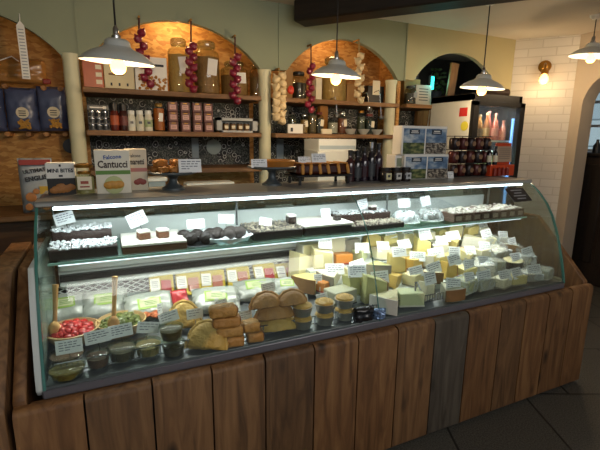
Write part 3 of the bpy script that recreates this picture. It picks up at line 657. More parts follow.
tag(MB().box((0, 0, (z1-z0)/2), (b-a, .012, z1-z0), bev=.002).build('wall_strip', mat('pale_blue_strip', '#8a9aa4', .6), None, ((a+b)/2, 2.185, z0)), 'pale blue narrow panel on the wallpaper above the first cake stand', 'panel')
# short shelf by the third post
zs6 = 1.93
carton('brown cardboard box on the short shelf by the third post', 404, 420, 79, 101, 2.0, .14, mat('brown_card', '#9a7444', .7), zs6)
jar('dark jar with a round label on the short shelf', 405.5, 415, 86, 102, 1.86, zs6, BLACK, BLACK, mat('grey_label', '#7c8288', .5))
o, w, h = carton('pale grey book box with small print on the short shelf', 416, 431, 85, 102, 1.84, .08, mat('grey_book', '#a39c94', .6), zs6)
for i in range(5): panel(o, 0, h*(.8-.14*i), w*.6, h*.05, -.04, GREYC)
carton('upright brown board below the short shelf', 417, 430, 108, 140, 2.15, .0495, wood('board_wood', '#6a4a28', '#8a6438', '#a07848', 'Z', knots=False), None)
FH = 2.0
# kitchen: glowing fly trap, plant
P = pY(432.5, 83, 1.93)
o = thing('insect_light', 'small turquoise glowing tube lamp behind the top of the drinks fridge', 'lamp', (P.x, 1.93, P.z-.06)); MB().lathe([(0, 0), (.014, 0), (.014, .12), (0, .12)], seg=12).build('tube', emis('teal_glow', '#28e0d0', 5), o); MB().box((0, .03, .06), (.03, .03, .15), bev=.004).build('bracket', GREYC, o)
MB().tube([(0, .02, 0), (.01, .02, -.2), (.0, .03, -.42)], .005).build('cord', WHITEM, o)
l = bpy.data.lights.new('teal_light', 'POINT'); l.energy = 1.0; l.color = (.15, .95, .85); l.shadow_soft_size = .03
lo = bpy.data.objects.new('teal_light', l); COL.objects.link(lo); lo.location = (P.x-.07, 1.78, P.z-.0)
a, b, z0, z1 = rect(449, 457, 53, 88, 1.72)
tag(MB().box((0, 0, (z1-z0)/2), (.09, .02, z1-z0), ry=R(6)).build('hanging_board', wood('board_wood', '#6a4a28', '#8a6438', '#a07848', 'Z', knots=False), None, ((a+b)/2, 1.72, FH+.002)), 'tan board standing on top of the drinks fridge', 'board')
pl = thing('trailing_plant', 'green leafy plant standing in the dark kitchen behind the turquoise lamp', 'plant', (pY(440, 75, 2.8).x, 2.85, 2.18)); lf = MB()
for i in range(40):
    lf.ball((random.uniform(-.1, .1), random.uniform(-.05, .05), random.uniform(0, .3)), .035, (1, .25, .5), random.uniform(0, 6), 1)
lf.build('foliage', mat('leaf', '#3a5a2a', .5, var=.3), pl); MB().lathe([(0, -.06), (.06, -.06), (.08, .02), (0, .02)], seg=14).build('pot', GREYC, pl)
# drinks fridge
fx0, fx1 = pY(472, 95, 1.3).x, pY(523, 95, 1.3).x; FW = fx1-fx0; FH = 2.0
df = thing('drinks_fridge', 'black framed glass-door drinks fridge, lit inside, against the brick wall', 'fridge', ((fx0+fx1)/2, 1.55, 0))
SIDE = mat('fridge_white', '#c4c8c4', .4)
MB().box((-FW/2+.02, .0, FH/2), (.04, .5, FH-.012)).build('side_panel', SIDE, df)
for (x, y, m, nm, r) in ((463.5, 112, mat('sticker_red', '#b02a28', .5), 'red_sticker', .033), (464.5, 126, mat('sticker_yellow', '#c8c040', .5), 'yellow_sticker', .034)):
    Q = pX(x, y, fx0); q = (-FW/2-.001, Q.y-1.55, Q.z)
    (MB().box(q, (.003, .09, .075)) if nm[0] == 'r' else MB().lathe([(0, 0), (.042, 0), (.042, .003), (0, .003)], (q[0]-.002, q[1], q[2]), 18, Matrix.Rotation(R(90), 3, 'Y'), (1, 1, 1))).build(nm, m, df)
MB().box((FW/2-.02, 0, FH/2), (.04, .5, FH)).box((0, 0, FH-.03), (FW, .5, .06)).box((0, 0, .1), (FW, .5, .2)).build('cabinet', BLACK, df)
MB().box((0, .235, FH/2), (FW-.06, .02, FH-.1)).build('back_panel', mat('fridge_liner', '#aebfd0', .5), df)
dr = MB().box((-FW/2+.03, -.27, 1.08), (.06, .04, 1.7)).box((FW/2-.03, -.27, 1.08), (.06, .04, 1.7)).box((0, -.27, 1.915), (FW, .04, .04)).box((0, -.27, .25), (FW, .04, .06)).build('door', BLACK, df)
MB().box((0, -.27, 1.08), (FW-.12, .006, 1.63)).build('glass', GLASS, dr); MB().box((-FW/2+.035, -.31, 1.1), (.02, .03, .5), bev=.005).build('handle', STEEL, dr)
MB().box((0, -.2, 1.925), (.4, .03, .02)).build('tube_light', emis('fridge_light', '#dbe8ff', 5), df)
MB().box((FW/2-.055, -.22, 1.05), (.015, .02, 1.5)).build('side_light', emis('fridge_blue', '#7fb4ff', 1.5), df)
zf = [1.27, 1.60]
for z in zf: MB().box((0, 0, z-.01), (FW-.09, .4, .016)).build('shelf', WHITE, df)
def drink(label, x, y, z, h, c, cc, g):
    y -= .1; h *= .92
    o = thing('drink_bottle', label, 'bottle', (x, y, z), 0, g); r = .03
    MB().lathe([(0, 0), (r, 0), (r, h*.55), (r*.8, h*.65), (r*.36, h*.82), (r*.36, h*.94), (0, h*.94)], seg=14).build('body', mat('drink'+c, c, .2, coat=.4), o)
    MB().lathe([(0, h*.92), (r*.45, h*.92), (r*.45, h), (0, h)], seg=12).build('cap', mat('cap'+cc, cc, .4), o); MB().lathe([(r+.001, h*.15), (r+.001, h*.45)], seg=14).build('label', mat('dl'+cc, cc, .5), o)
fxc = (fx0+fx1)/2
for i in range(7):
    c = ['#7a4a24', '#8a5a2c', '#9a5a34', '#b05040', '#b86048', '#a84838', '#b86a50'][i]
    drink('orange-brown drink bottle, %s from the left on the top fridge shelf' % ['first', 'second', 'third', 'fourth', 'fifth', 'sixth', 'last'][i], fxc-.11+i*.056, 1.5+(i % 2)*.03, zf[1], [.25, .25, .27, .29, .27, .2, .2][i], c, ['#5a4030', '#786040', '#b89060', '#c06050', '#d08870', '#b04838', '#c87858'][i], 'bottles on the top fridge shelf')
for i in range(6):
    drink('pale green drink bottle, %s from the left on the middle fridge shelf' % ['first', 'second', 'third', 'fourth', 'fifth', 'last'][i], fxc-.1+i*.066, 1.5, zf[0], .25, '#7a8a5a', '#c0c4b0', 'bottles on the middle fridge shelf')
for lx, lz, e in ((fxc+.02, 1.9, 7), (fxc+.02, 1.57, 5)):
    l = bpy.data.lights.new('fridge_light', 'AREA'); l.energy = e; l.color = (.72, .86, 1); l.shape = 'RECTANGLE'; l.size = .4; l.size_y = .03
    lo = bpy.data.objects.new('fridge_light', l); COL.objects.link(lo); lo.location = (lx, 1.37, lz); lo.rotation_euler = (R(35), 0, 0)
lg = thing('rolled_mat', 'dark brown log lying on top of the drinks fridge', 'log', (fxc+.1, 1.42, FH+.038))
MB().tube([(-.15, 0, 0), (-.05, .0, .002), (.15, 0, 0)], [.038, .040, .038], 14).build('bark', wood('bark', '#1c120a', '#3a2412', '#4c3018', 'X', knots=False), lg); MB().tube([(-.155, 0, 0), (-.15, 0, 0)], .03, 14).build('cut_end', PALEW, lg)
# room beyond the arch
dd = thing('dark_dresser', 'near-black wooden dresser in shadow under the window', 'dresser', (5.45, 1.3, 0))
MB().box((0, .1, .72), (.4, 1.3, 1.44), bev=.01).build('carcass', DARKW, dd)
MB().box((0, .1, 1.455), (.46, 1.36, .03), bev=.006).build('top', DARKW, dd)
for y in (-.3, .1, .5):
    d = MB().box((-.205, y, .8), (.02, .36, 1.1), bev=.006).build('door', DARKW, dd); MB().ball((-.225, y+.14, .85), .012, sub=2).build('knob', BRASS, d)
P = pX(597, 147, 5.4)
o = thing('window_bottle', 'small dark bottle silhouetted on the window dresser', 'bottle', (5.4, P.y, 1.47)); MB().lathe([(0, 0), (.04, 0), (.04, .08), (.015, .12), (.015, .15), (0, .15)], seg=14).build('body', BLACK, o)
# ------------------------------------------------------------ ON THE COUNTER TOP
BISCB = mat('biscuit_print', '#a8703a', .5, var=.3, vs=50); GREENB = mat('green_band', '#5f8a3a', .5); BLUEI = mat('blue_script', '#24509a', .5); TAN = mat('almond_print', '#c8923e', .5, var=.25, vs=70)
a, b, z0, z1 = rect(20, 54, 158, 207, 1.58)
o = thing('biscuit_bag', 'grey and red bag of oat biscuits lettered ULTIMATE ENGLISH, behind the case', 'bag', ((a+b)/2, 1.58, 1.12), R(6)); w = b-a; h = z1-1.12
pillow(w, h, .09, mat('bag_grey', '#9aa2aa', .4, bump=.2, bs=10), o, 'pouch', .006)
panel(o, 0, h*.93, w*.9, h*.09, -.03, mat('bag_red', '#8c2c24', .5), 'red_band', .03)
text('ULTIMATE', .03, INK, o, (0, -.052, h*.78), (R(90), R(-8), 0), bold=.0012); text('ENGLISH', .037, INK, o, (0.01, -.054, h*.645), (R(90), R(-8), 0), bold=.0015)
n = MB()
for (x, z, r) in ((-.22, .3, .16), (.02, .18, .18), (-.3, .12, .12), (.2, .12, .15), (-.05, .4, .1)):
    n.lathe([(0, -.004), (w*r, -.002), (w*r*.95, .008), (0, .012)], (x*w, -.048, z*h), 16, Matrix.Rotation(R(90), 3, 'X'))
n.build('biscuit_picture', BISCB, o); panel(o, w*.2, h*.42, w*.3, h*.14, -.046, mat('bag_yellow', '#b8962c', .5), 'yellow_flash', .01)
o, w, h = carton('black and white box of mini bites with a biscuit picture', 47, 75.5, 163, 200.5, .56, .07, mat('box_black', '#1a1614', .4), ZT-.0005)
MB().box((0, 0, h*.76), (w+.003, .073, h*.485), bev=.002).build('white_wrap', WHITEM, o)
text('MINI BITES', .022, INK, o, (0, -.0375, h*.76), bold=.0006, squeeze=.95)
panel(o, 0, h*.92, w*.07, h*.07, -.0365, INK, 'emblem'); panel(o, 0, h*.6, w*.14, h*.06, -.0365, GREYC, 'emblem')
n = MB()
for i in range(9): n.ball(((-.25+.07*i+random.uniform(-.02, .02))*w, -.035, h*random.uniform(.12, .34)), .017, (1.2, .25, .8), sub=2, jit=.2)
n.build('biscuit_picture', BISCB, o)
o = jar('small glass honey jar with a cream label between the two biscuit boxes', 75.5, 95, 171, 200, .53, ZT-.0005, mat('pale_honey', '#a8a068', .35), BRASS, None, 'honey_jar', None, 1.0)
MB().box((0, -.045, .055), (.055, .004, .055)).build('label', CREAMC, o); MB().box((0, -.0475, .058), (.03, .002, .012)).box((0, -.0475, .04), (.036, .002, .006)).build('lettering', mat('label_red', '#a05040', .6), o)
MB().lathe([(.036, .118), (.038, .13), (.02, .136)], seg=16).build('cloth_band', BRASS, o)
o, w, h = carton('white cantucci carton with a green band and almond biscuit picture', 95.5, 131, 150, 200.5, .53, .06, mat('ivory_box', '#e4dfce', .5), ZT-.0005)
panel(o, 0, h*.49, w*.98, h*.09, -.03, GREENB, 'green_band'); text('Cantucci', .043, mat('brown_letters', '#3a2a1c', .5), o, (0, -.0312, h*.67), squeeze=.8, bold=.0012)
text('Falcone', .024, BLUEI, o, (0, -.0312, h*.84), (R(90), R(-4), 0), bold=.0006)
MB().lathe([(0, 0), (w*.28, 0), (w*.27, .006), (0, .008)], (0, -.03, h*.2), 20, Matrix.Rotation(R(90), 3, 'X'), (1, 1, 1)).build('plate_picture', mat('pale_green_print', '#b8c08a', .5), o).scale = (1, 1, 1)
n = MB()
for i in range(4): n.ball(((-.14+.09*i)*w, -.036, h*(.2+.01*(i % 2))), .024, (1, .3, .75), sub=2)
n.build('biscuit_picture', TAN, o); panel(o, 0, h*.36, w*.24, h*.04, -.03, BRASS, 'emblem')
o, w, h = carton('cream amaretti carton with a pink picture, half behind the cantucci', 126, 147.5, 149, 197, .62, .06, mat('cream_box', '#d0c6b0', .5), ZT-.0005)
text('Amaretti', .036, mat('brown_letters', '#3a2a1c', .5), o, (-.005, -.0312, h*.69), squeeze=.62, bold=.001); text('Falcone', .024, INK, o, (-.005, -.0312, h*.84), squeeze=.7)
panel(o, 0, h*.5, w*.98, h*.09, -.03, mat('pink_band', '#b0706a', .5), 'pink_band')
n = MB()
for i in range(3): n.ball((w*(.0+.13*i), -.031, h*(.2+.03*(i % 2))), .017, (1, .2, .8), sub=2)
n.build('biscuit_picture', mat('red_biscuits', '#8c4038', .5), o)
STAND = mat('slate_blue_metal', '#4a545a', .4, .2)
def cake_stand(label, xc, yb, ytop, wpx, Y=.6):
    p = pY(xc, yb, Y); zt = pY(xc, ytop, Y).z; r = (pY(xc+wpx/2, ytop, Y).x-pY(xc-wpx/2, ytop, Y).x)/2; h = zt-ZT
    o = thing('cake_stand', label, 'cake stand', (p.x, Y, ZT))
    MB().lathe([(0, 0), (.055, 0), (.054, .008), (.036, .02), (.022, .035), (.019, h-.035), (.03, h-.018), (0, h-.014)], seg=24).build('foot', STAND, o)
    MB().lathe([(0, h-.016), (r*.8, h-.014), (r, h-.006), (r, h), (r*.97, h+.002), (r*.94, h-.003), (0, h-.004)], seg=36).build('plate', STAND, o); return o, r, h
FLAP = mat('flapjack', '#a06828', .55, var=.4, vs=60, bump=.4)
s1, r1_, h1 = cake_stand('slate-blue cake stand piled with crumbly flapjack pieces', 174, 195, 171.5, 48)
for i in range(15):
    a = i*2.4; rr = r1_*.84*math.sqrt((i % 8+.5)/8)
    o = MB().box((0, 0, 0), (.042, .036, .026), bev=.003).subdiv(3).rough(.009, 110).build('flapjack', FLAP, None, (s1.location.x-.006+rr*math.cos(a), s1.location.y+rr*math.sin(a)*.8, s1.location.z+h1+.014+(.028 if i >= 8 else 0)), rot=(random.uniform(-.1, .1), random.uniform(-.1, .1), a))
    tag(o, '%s flapjack chunk, %s' % (['pale', 'toasted', 'dark'][i % 3], ['at the far left of the pile', 'in the bottom layer at the back', 'in the bottom layer behind the card', 'at the left front of the pile', 'in the middle of the bottom layer', 'at the back left of the pile', 'in the bottom layer on the right', 'at the right edge of the stand', 'on top at the left', 'on top at the back', 'on top just left of the card', 'on top at the left front', 'on top in the middle', 'on top at the back left', 'on top on the right behind the card'][i]), 'flapjack', 'flapjack pieces on the first cake stand')
P = pY(190, 162, .52); card((P.x, .52, s1.location.z+h1), 'cream sign leaning on the flapjacks on the first cake stand', .105, .065, R(-6), 18, 'signs on the cake stands')
s2, r2_, h2 = cake_stand('slate-blue cake stand in front of the second post', 272, 190, 166, 46, .62)
cx = s2.location
pi = thing('flat_tart', 'flat golden tart on the second cake stand', 'tart', (cx.x+.035, cx.y, cx.z+h2-.003))
MB().lathe([(0, 0), (.085, 0), (.095, .03), (.088, .036), (.08, .03), (0, .026)], seg=28).build('crust', mat('golden_crust', '#a86c28', .5, var=.2, bump=.3), pi); MB().lathe([(0, .025), (.08, .029), (.0, .034)], seg=24).build('filling', mat('amber_filling', '#8a4a14', .35, coat=.4), pi)
P = pY(259, 160, .57); card((P.x, .565, cx.z+h2-.004), 'cream sign on the left of the second cake stand, before the post', .085, .045, R(-4), 10, 'signs on the cake stands')
# strapped pie loaf on dark board
a, b, z0, z1 = rect(290, 346, 157, 186, .62)
bo = thing('pie_stand', 'low dark serving stand holding the lattice pie', 'stand', ((a+b)/2, .62, ZT)); hb = .055
MB().box((0, 0, hb-.006), (b-a, .17, .012), bev=.003).build('board', BLACK, bo)
for sx in (-1, 1):
    for sy in (-1, 1): MB().box((sx*(b-a)*.42, sy*.07, (hb-.012)/2), (.012, .012, hb-.012)).build('leg', BLACK, bo)
pz = ZT+hb; ph = .058
pi = thing('lattice_pie', 'long dark fruit pie with golden pastry strips', 'pie', ((a+b)/2, .62, pz))
MB().box((0, 0, ph/2), (b-a-.02, .15, ph), bev=.012).subdiv(2).rough(.004, 50).build('filling', mat('dark_fruit', '#3c160a', .35, var=.3, vs=50, coat=.4), pi)
for i in range(6): MB().box(((i-2.5)*.055+random.uniform(-.008, .008), -.077, ph*.5), (.02, .012, ph*.95), bev=.005, ry=R(random.uniform(-14, 14))).box(((i-2.5)*.055, 0, ph+.003), (.02, .15, .01), bev=.004).build('pastry_strip', mat('pastry', '#c4883c', .5, var=.2, vs=50, bump=.3), pi)
P = pY(305, 158, .6); card((P.x, .6, pz+ph+.005), 'white sign standing on the left end of the lattice pie', .075, .035, R(-5), 20, 'signs on the counter top'); P = pY(321, 159, .55); card((P.x, .57, pz+ph+.008), 'cream sign standing on the middle of the lattice pie', .085, .05, R(-5), 16, 'signs on the counter top')
# cake boxes stacked on the worktop behind
o, w, h = carton('white cake box with a sloping lid, on top of another behind the lattice pie', 318, 356, 139, 151, 1.55, .26, WHITE, None, R(2)); panel(o, 0, h*.3, w*.96, h*.3, -.13, mat('pale_blue', '#a8bac4', .5), 'blue_edge')
zb1 = o.location.z
o2, w, h = carton('closed white cake box at the bottom behind the lattice pie', 318, 348, 150, 172, 1.52, .26, WHITE, 1.12); panel(o2, w*.25, h*.55, w*.2, h*.05, -.13, GREYC)
o2.children[0].scale.z = (zb1-1.12-.001)/h
# bottles
WINE = mat('dark_wine_glass', '#14101a', .15, coat=.5); WINE2 = mat('dark_purple_glass', '#221426', .15, coat=.5); BURG = mat('burgundy_glass', '#34141a', .15, coat=.4)
bl = [(350, 150, BURG, 'burgundy', 'first in the row, beside the lattice pie'), (357, 150, WINE, 'near-black', 'second from the left'), (364, 147, WINE2, 'purple-black', 'third from the left'), (371, 142, WINE, 'near-black', 'with a silver stopper, fourth from the left'), (378, 143, WINE2, 'purple-black', 'at the right end, beside the post')]
for i, (x, yt, m, c, w) in enumerate(bl):
    bottle('tall %s bottle %s' % (c, w), x, .028, yt, 186, .64, ZT, m, STEEL if i == 3 else BLACK, BURG if i % 2 == 0 else GREYC, 'dark_bottle', 'dark bottles on the counter top', .36, .38, .16, (.12, .45))
for x, lb, lc in ((385, 'small preserve jar with a cream label at the foot of the third post', '#cfc8a0'), (395, 'small dark jar with a white label, middle of three by the post', '#c8c8c4'), (404.5, 'small dark jar with a white label in front of the picture cartons', '#b8bcc0')):
    P = pY(x, 185, .56); o = thing('preserve_jar', lb, 'jar', (P.x, .56, ZT), 0, 'small preserve jars on the counter top')
    MB().lathe([(0, 0), (.032, 0), (.034, .006), (.034, .06), (.028, .068), (0, .068)], seg=20).build('glass', mat('preserve', '#241a16', .2, coat=.5), o)
    MB().lathe([(0, .066), (.031, .066), (.031, .084), (0, .084)], seg=20).build('lid', BLACK, o); MB().box((0, -.035, .034), (.036, .002, .038)).build('label', mat('jl'+lc, lc, .6), o); MB().box((0, -.0365, .036), (.018, .001, .014)).build('emblem', GREYC, o)
# picture cartons
SKY = printed('print_sky', [(.35, '#3e5a7c'), (.5, '#6a86a4'), (.68, '#c2cace')], 14); FIELD = printed('print_field', [(.38, '#263420'), (.5, '#546438'), (.62, '#8c8a5a')], 22); VILL = printed('print_village', [(.4, '#2e2a28'), (.5, '#665e54'), (.6, '#b4ac9c')], 40)
def pic(label, x0, x1, yt, yb, Y, zb, left, w=None):
    a, b, z0, z1 = rect(x0, x1, yt, yb, Y); w = b-a; h = z1-zb
    o = thing('picture_carton', label, 'box', ((a+b)/2, Y+.05, zb), R(-3), 'white picture cartons on the counter top')
    MB().box((0, 0, h/2), (w, .10, h), bev=.002).build('body', WHITEM, o)
    if left: panel(o, 0, h*.7, w*.6, h*.35, -.05, SAGE, 'emblem'); panel(o, 0, h*.25, w*.5, h*.2, -.05, CREAMC, 'print'); return o, h
    for k, (m1, m2) in enumerate(((SKY, FIELD), (SKY, VILL))):
        xx = (-.235 if k == 0 else .255)*w
        panel(o, xx, h*.66, w*.46, h*.5, -.05, m1, 'sky_picture'); panel(o, xx, h*.22, w*.46, h*.4, -.05, m2, 'landscape_picture')
        n = MB().box((xx, -.0525, h*.79), (w*.22, .002, h*.17)); n.build('dark_badge', mat('badge', '#1c2c3c', .5), o)
        n = MB().box((xx, -.0538, h*.82), (w*.14, .001, h*.035)).box((xx, -.0538, h*.76), (w*.16, .001, h*.025)); n.build('lettering', WHITEM, o)
    return o, h
pb, hb1 = pic('picture carton with hills, lower of the stacked pair', 405, 447, 154.5, 183.5, .62, ZT, False)
pt, hb2 = pic('picture carton with a village view, upper of the stacked pair', 403, 446, 126, 154.5, .62, ZT+hb1, False)
pic('small white carton with a green badge left of the lower picture carton', 395.5, 403, 155, 174, .66, ZT, True)
P = pX(0, 0, 1); MB().box((0, 0, 0), (.001, .001, .001)).bm.free()
# rack of red bottles
a, b, z0, z1 = rect(448, 487, 136, 179, .70)
rk = thing('bottle_rack', 'black wire rack stacked with dark red cans', 'rack', ((a+b)/2, .70, ZT)); w = b-a; h = z1-ZT
n = MB()
for i in range(4): n.box((0, 0, .003+i*(h-.006)/3), (w, .06, .005))
for i in range(6): n.box((-w/2+i*w/5, .028, h/2), (.004, .004, h))
n.build('frame', BLACK, rk)
CANR = mat('can_red', '#4a1814', .35, .3); CAND = mat('can_dark', '#201214', .35, .3)
rn = ['bottom', 'middle', 'top']; cn = ['far left', 'second', 'third', 'fourth', 'far right']
for i in range(3):
    for j in range(5):
        r = w/10-.003; hh = (h-.006)/3-.012; z = ZT+.0055+i*(h-.006)/3
        m = CANR if (i+j) % 2 else CAND
        o = thing('drink_can', '%s can at %s in the %s row of the wire rack' % ('dark red' if m is CANR else 'brown-black', cn[j], rn[i]), 'can', (rk.location.x+(j-2)*w/5, .69, z), 0, 'cans in the wire rack')
        MB().lathe([(0, 0), (r*.85, 0), (r, .008), (r, hh-.01), (r*.8, hh), (0, hh-.003)], seg=14).build('body', m, o)
        MB().lathe([(0, 0), (r*.5, 0), (r*.5, .002), (0, .002)], (0, -r, hh*.5), 12, Matrix.Rotation(R(90), 3, 'X')).build('emblem', mat('can_gold', '#8a6a50', .5), o)
P = pY(451, 177, .60); card((P.x, .6, ZT), 'small white card at the foot of the can rack', .05, .045, 0, 12, 'signs on the counter top')
# orange display with leaflet, small bottles
ORG = mat('orange_card', '#c8441c', .5)
a, b, z0, z1 = rect(487, 511, 143, 180, .66)
o = thing('leaflet_display', 'bright orange card stand with a beige leaflet at the right end of the counter', 'display stand', ((a+b)/2, .66, ZT)); w = b-a; h = z1-ZT
MB().box((w*.2, .02, h*.5), (w*.6, .02, h), bev=.002).box((0, 0, h*.17), (w, .07, h*.34), bev=.003).build('stand', ORG, o)
MB().box((w*.16, -.0, h*.66), (w*.62, .006, h*.48), rx=R(-6)).build('leaflet', mat('beige_leaflet', '#b49a82', .6), o)
n = MB()
for i in range(6): n.box((w*.16, -.006, h*(.82-.06*i)), (w*.45, .002, h*.012))
n.build('lettering', GREYC, o)
n = MB()
for i in range(4): n.lathe([(0, 0), (.014, 0), (.014, .05), (0, .06)], (-w*.36+i*w*.17, -.045, .004), 10)
n.build('sachets', mat('sachet_red', '#8c2a1c', .4), o)
for x, lb in ((489.5, 'small black bottle with a white label, left of the leaflet pair'), (495.5, 'small black bottle with a white label, touching the leaflet')):
    P = pY(x, 165, .645); bottle(lb, x, .016, 146, 164, .645, ZT+h*.345, WINE, BLACK, CREAMC, 'small_bottle', 'small bottles on the orange stand', .35, .45, .14, (.15, .5))
# black sign on the glass at the right
P = pY(512, 190, .34)
o = thing('counter_notice', 'black notice with faint white lettering at the right end of the glass', 'sign', pZ(517, 196, 1.285))
MB().box((0, -.012, .0), (.15, .006, .10), bev=.003).build('plate', mat('notice_black', '#14161c', .3), o, rot=(R(-47), 0, 0))
n = MB()
for i in range(4): n.box((0, -.0156, .03-.02*i), ((.09, .06, .10, .07)[i], .001, .006))
n.build('lettering', mat('faint_white', '#9aa0a8', .6), o, rot=(R(-47), 0, 0))
# ------------------------------------------------------------ GLASS SHELF: CAKES
CHOC = mat('chocolate_sponge', '#2a1710', .6, var=.3, vs=60, bump=.4); COCO = mat('coconut', '#dfe3e6', .7, var=.06); ICE = mat('white_icing', '#eae6dc', .45); GANA = mat('ganache', '#22130d', .35, coat=.3)
SPON = mat('brown_sponge', '#5a3418', .6, var=.3, vs=70, bump=.4); NUT = mat('chopped_nut_topping', '#b4aa98', .7, var=.4, vs=90); DUST = mat('dusted_cocoa', '#3a322e', .7, var=.4, vs=50)
def slab(label, xa, xb, ya, yb, z, h, base, top, style, th=.012, group=None):
    o = thing('traybake', label, 'cake', ((xa+xb)/2, (ya+yb)/2, z), 0, group); w, d = xb-xa, yb-ya
    MB().box((0, 0, h/2), (w, d, h), bev=.004).subdiv(2).rough(.002, 60).build('sponge', base, o)
    if style == 'flat': MB().box((0, 0, h+th/2-.001), (w*.995, d*.995, th), bev=.004).build('icing', top, o)
    else:
        n = MB(); k = int(w*d*6500)
        for i in range(k): n.ball((random.uniform(-.5, .5)*w, random.uniform(-.5, .5)*d, h+random.uniform(0, th*.5)), random.uniform(.35, .8)*th*.7, (1.2, 1, .8), random.random()*6, 1, .4)
        n.build('crumb_topping', top, o)
    return o
def sx(x, y, yy=.38): return pY(x, y, yy).x
zc = ZS
slab('lower chocolate traybake thick with white coconut shreds, far left of the glass shelf', .115, sx(118, 252), .37, .52, zc, .045, CHOC, COCO, 'crumb', .016, 'coconut chocolate traybakes')
slab('raised back chocolate traybake thick with white coconut shreds, far left', .115, sx(112, 238, .53), .535, .665, zc, .085, CHOC, COCO, 'crumb', .018, 'coconut chocolate traybakes')
a, b = sx(122, 248), sx(187, 245)
slab('white-iced brown traybake carrying two cut squares', a, b, .37, .62, zc, .03, SPON, ICE, 'flat', .014)
def square(label, x, y, z, top=ICE, base=SPON, w=.05, h=.03, rz=0, Y=None, g='cut cake squares on the glass shelf'):
    o = thing('cake_square', label, 'cake', (x, y, z), rz, g)
    MB().box((0, 0, h/2), (w, w, h), bev=.003).build('sponge', base, o); MB().box((0, 0, h+.005), (w, w, .012), bev=.003).build('icing', top, o); return o
square('white-topped brown cake square, left one on the white-iced traybake', pY(144, 239, .45).x, .46, zc+.044, rz=.2); square('white-topped brown cake square, right one on the white-iced traybake', pY(163, 237, .45).x, .46, zc+.044, rz=.1)
# truffles / muffins
MUF = mat('dark_muffin', '#231a16', .6, var=.35, vs=60, bump=.5)
px = pY(200, 243, .42).x
pl1 = tag(MB().lathe([(0, 0), (.09, 0), (.105, .008), (.1, .01), (.085, .005), (0, .004)], seg=30).build('slate_plate', GREYC, None, (px, .46, zc)), 'dark plate of bare chocolate truffles on the glass shelf', 'plate')
for i, (dx, dy) in enumerate(((-.045, -.04), (.03, -.05), (-.0, .02), (-.06, .03), (.06, .015))):
    tag(MB().ball((0, 0, 0), .034, (1, 1, .9), sub=3, jit=.12, jf=10).build('chocolate_truffle', MUF, None, (px+dx, .46+dy, zc+.034)), 'round dark chocolate truffle, %s on the dark plate' % ['front left', 'front right', 'centre', 'back left', 'back right'][i], 'truffle', 'truffles on the dark plate')
px = pY(228, 242, .42).x
o = tag(MB().lathe([(0, 0), (.09, 0), (.118, .014), (.138, .034), (.132, .036), (.112, .018), (.085, .006), (0, .005)], seg=72).rough(.02, 34).build('paper_doily', COCO, None, (px, .47, zc)), 'crumpled white paper doily under dusted cakes on the glass shelf', 'doily')
for i, (dx, dy, s) in enumerate(((-.055, -.02, .03), (.0, -.05, .034), (.06, -.025, .036), (-.03, .045, .03), (.04, .05, .03))):
    tag(MB().ball((0, 0, 0), s, (1.1, 1, .85), sub=3, jit=.12, jf=10).build('dusted_cake', DUST, None, (px+dx, .47+dy, zc+.008+s*.85)), 'sugar-dusted dark cake, %s on the white doily' % ['left', 'front middle', 'front right', 'back left', 'back right'][i], 'cake', 'dusted cakes on the doily')
a, b = sx(254, 241), sx(303, 237)
slab('very dark traybake with a pale crumb top in the middle of the glass shelf', a, b, .38, .62, zc, .045, GANA, NUT, 'crumb', .009)
square('tall cake square with a white cap at the right of the dark crumb traybake', pY(291, 222, .5).x, .5, zc+.054, ICE, GANA, .045, .035)
a, b = sx(305, 237), sx(354, 232)
slab('white-iced chocolate traybake left of the glass joint', a, b, .38, .62, zc, .042, GANA, ICE, 'flat', .014)
square('little chocolate brownie square lying on the white-iced chocolate traybake', pY(337, 222, .46).x, .46, zc+.056, GANA, GANA, .035, .018)
a, b = sx(352, 233), sx(404, 227)
slab('lower layer chocolate slab with pale nut topping by the glass joint', a, b, .375, .50, zc, .03, CHOC, NUT, 'crumb', .012, 'nut-topped chocolate slabs')
slab('raised rear chocolate slab with white nut topping by the glass joint', a-.02, b, .51, .65, zc, .07, CHOC, COCO, 'crumb', .012, 'nut-topped chocolate slabs')
square('dark brownie offcut standing on the raised nut-topped slab', pY(378, 213, .5).x, .56, zc+.078, ICE, CHOC, .04, .02)
FILM = film()
for i, (x, lb) in enumerate(((408, 'film-wrapped plate of pale meringue cakes, left of the two'), (432, 'film-wrapped plate of grey-dusted cakes beside the brownie row'))):
    q = pY(x, 222, .45).x; o = thing('wrapped_cake_plate', lb, 'cake', (q, .48, zc), 0, 'film wrapped plates on the glass shelf')
    MB().lathe([(0, 0), (.07, 0), (.09, .012), (.085, .014), (.065, .006), (0, .006)], seg=26).build('plate', WHITE, o)
    n = MB()
    for k in range(9): n.ball((random.uniform(-.055, .055), random.uniform(-.055, .055), .025+random.uniform(0, .02)), .025, jit=.3)
    n.build('cakes', COCO if i == 0 else mat('grey_dust', '#6a6660', .7, var=.5, vs=50), o)
    MB().lathe([(.088, .014), (.08, .05), (.05, .075), (0, .082)], seg=26).subdiv(1).rough(.01, 30).build('film_wrap', FILM, o)
SL = mat('brownie_sleeve', '#6a5244', .6, var=.2); SLP = mat('brownie_label', '#b8a898', .6)
xa, xb = pY(449, 220, .40).x, pY(529, 212, .40).x
if xb > X1-.03: xb = X1-.03
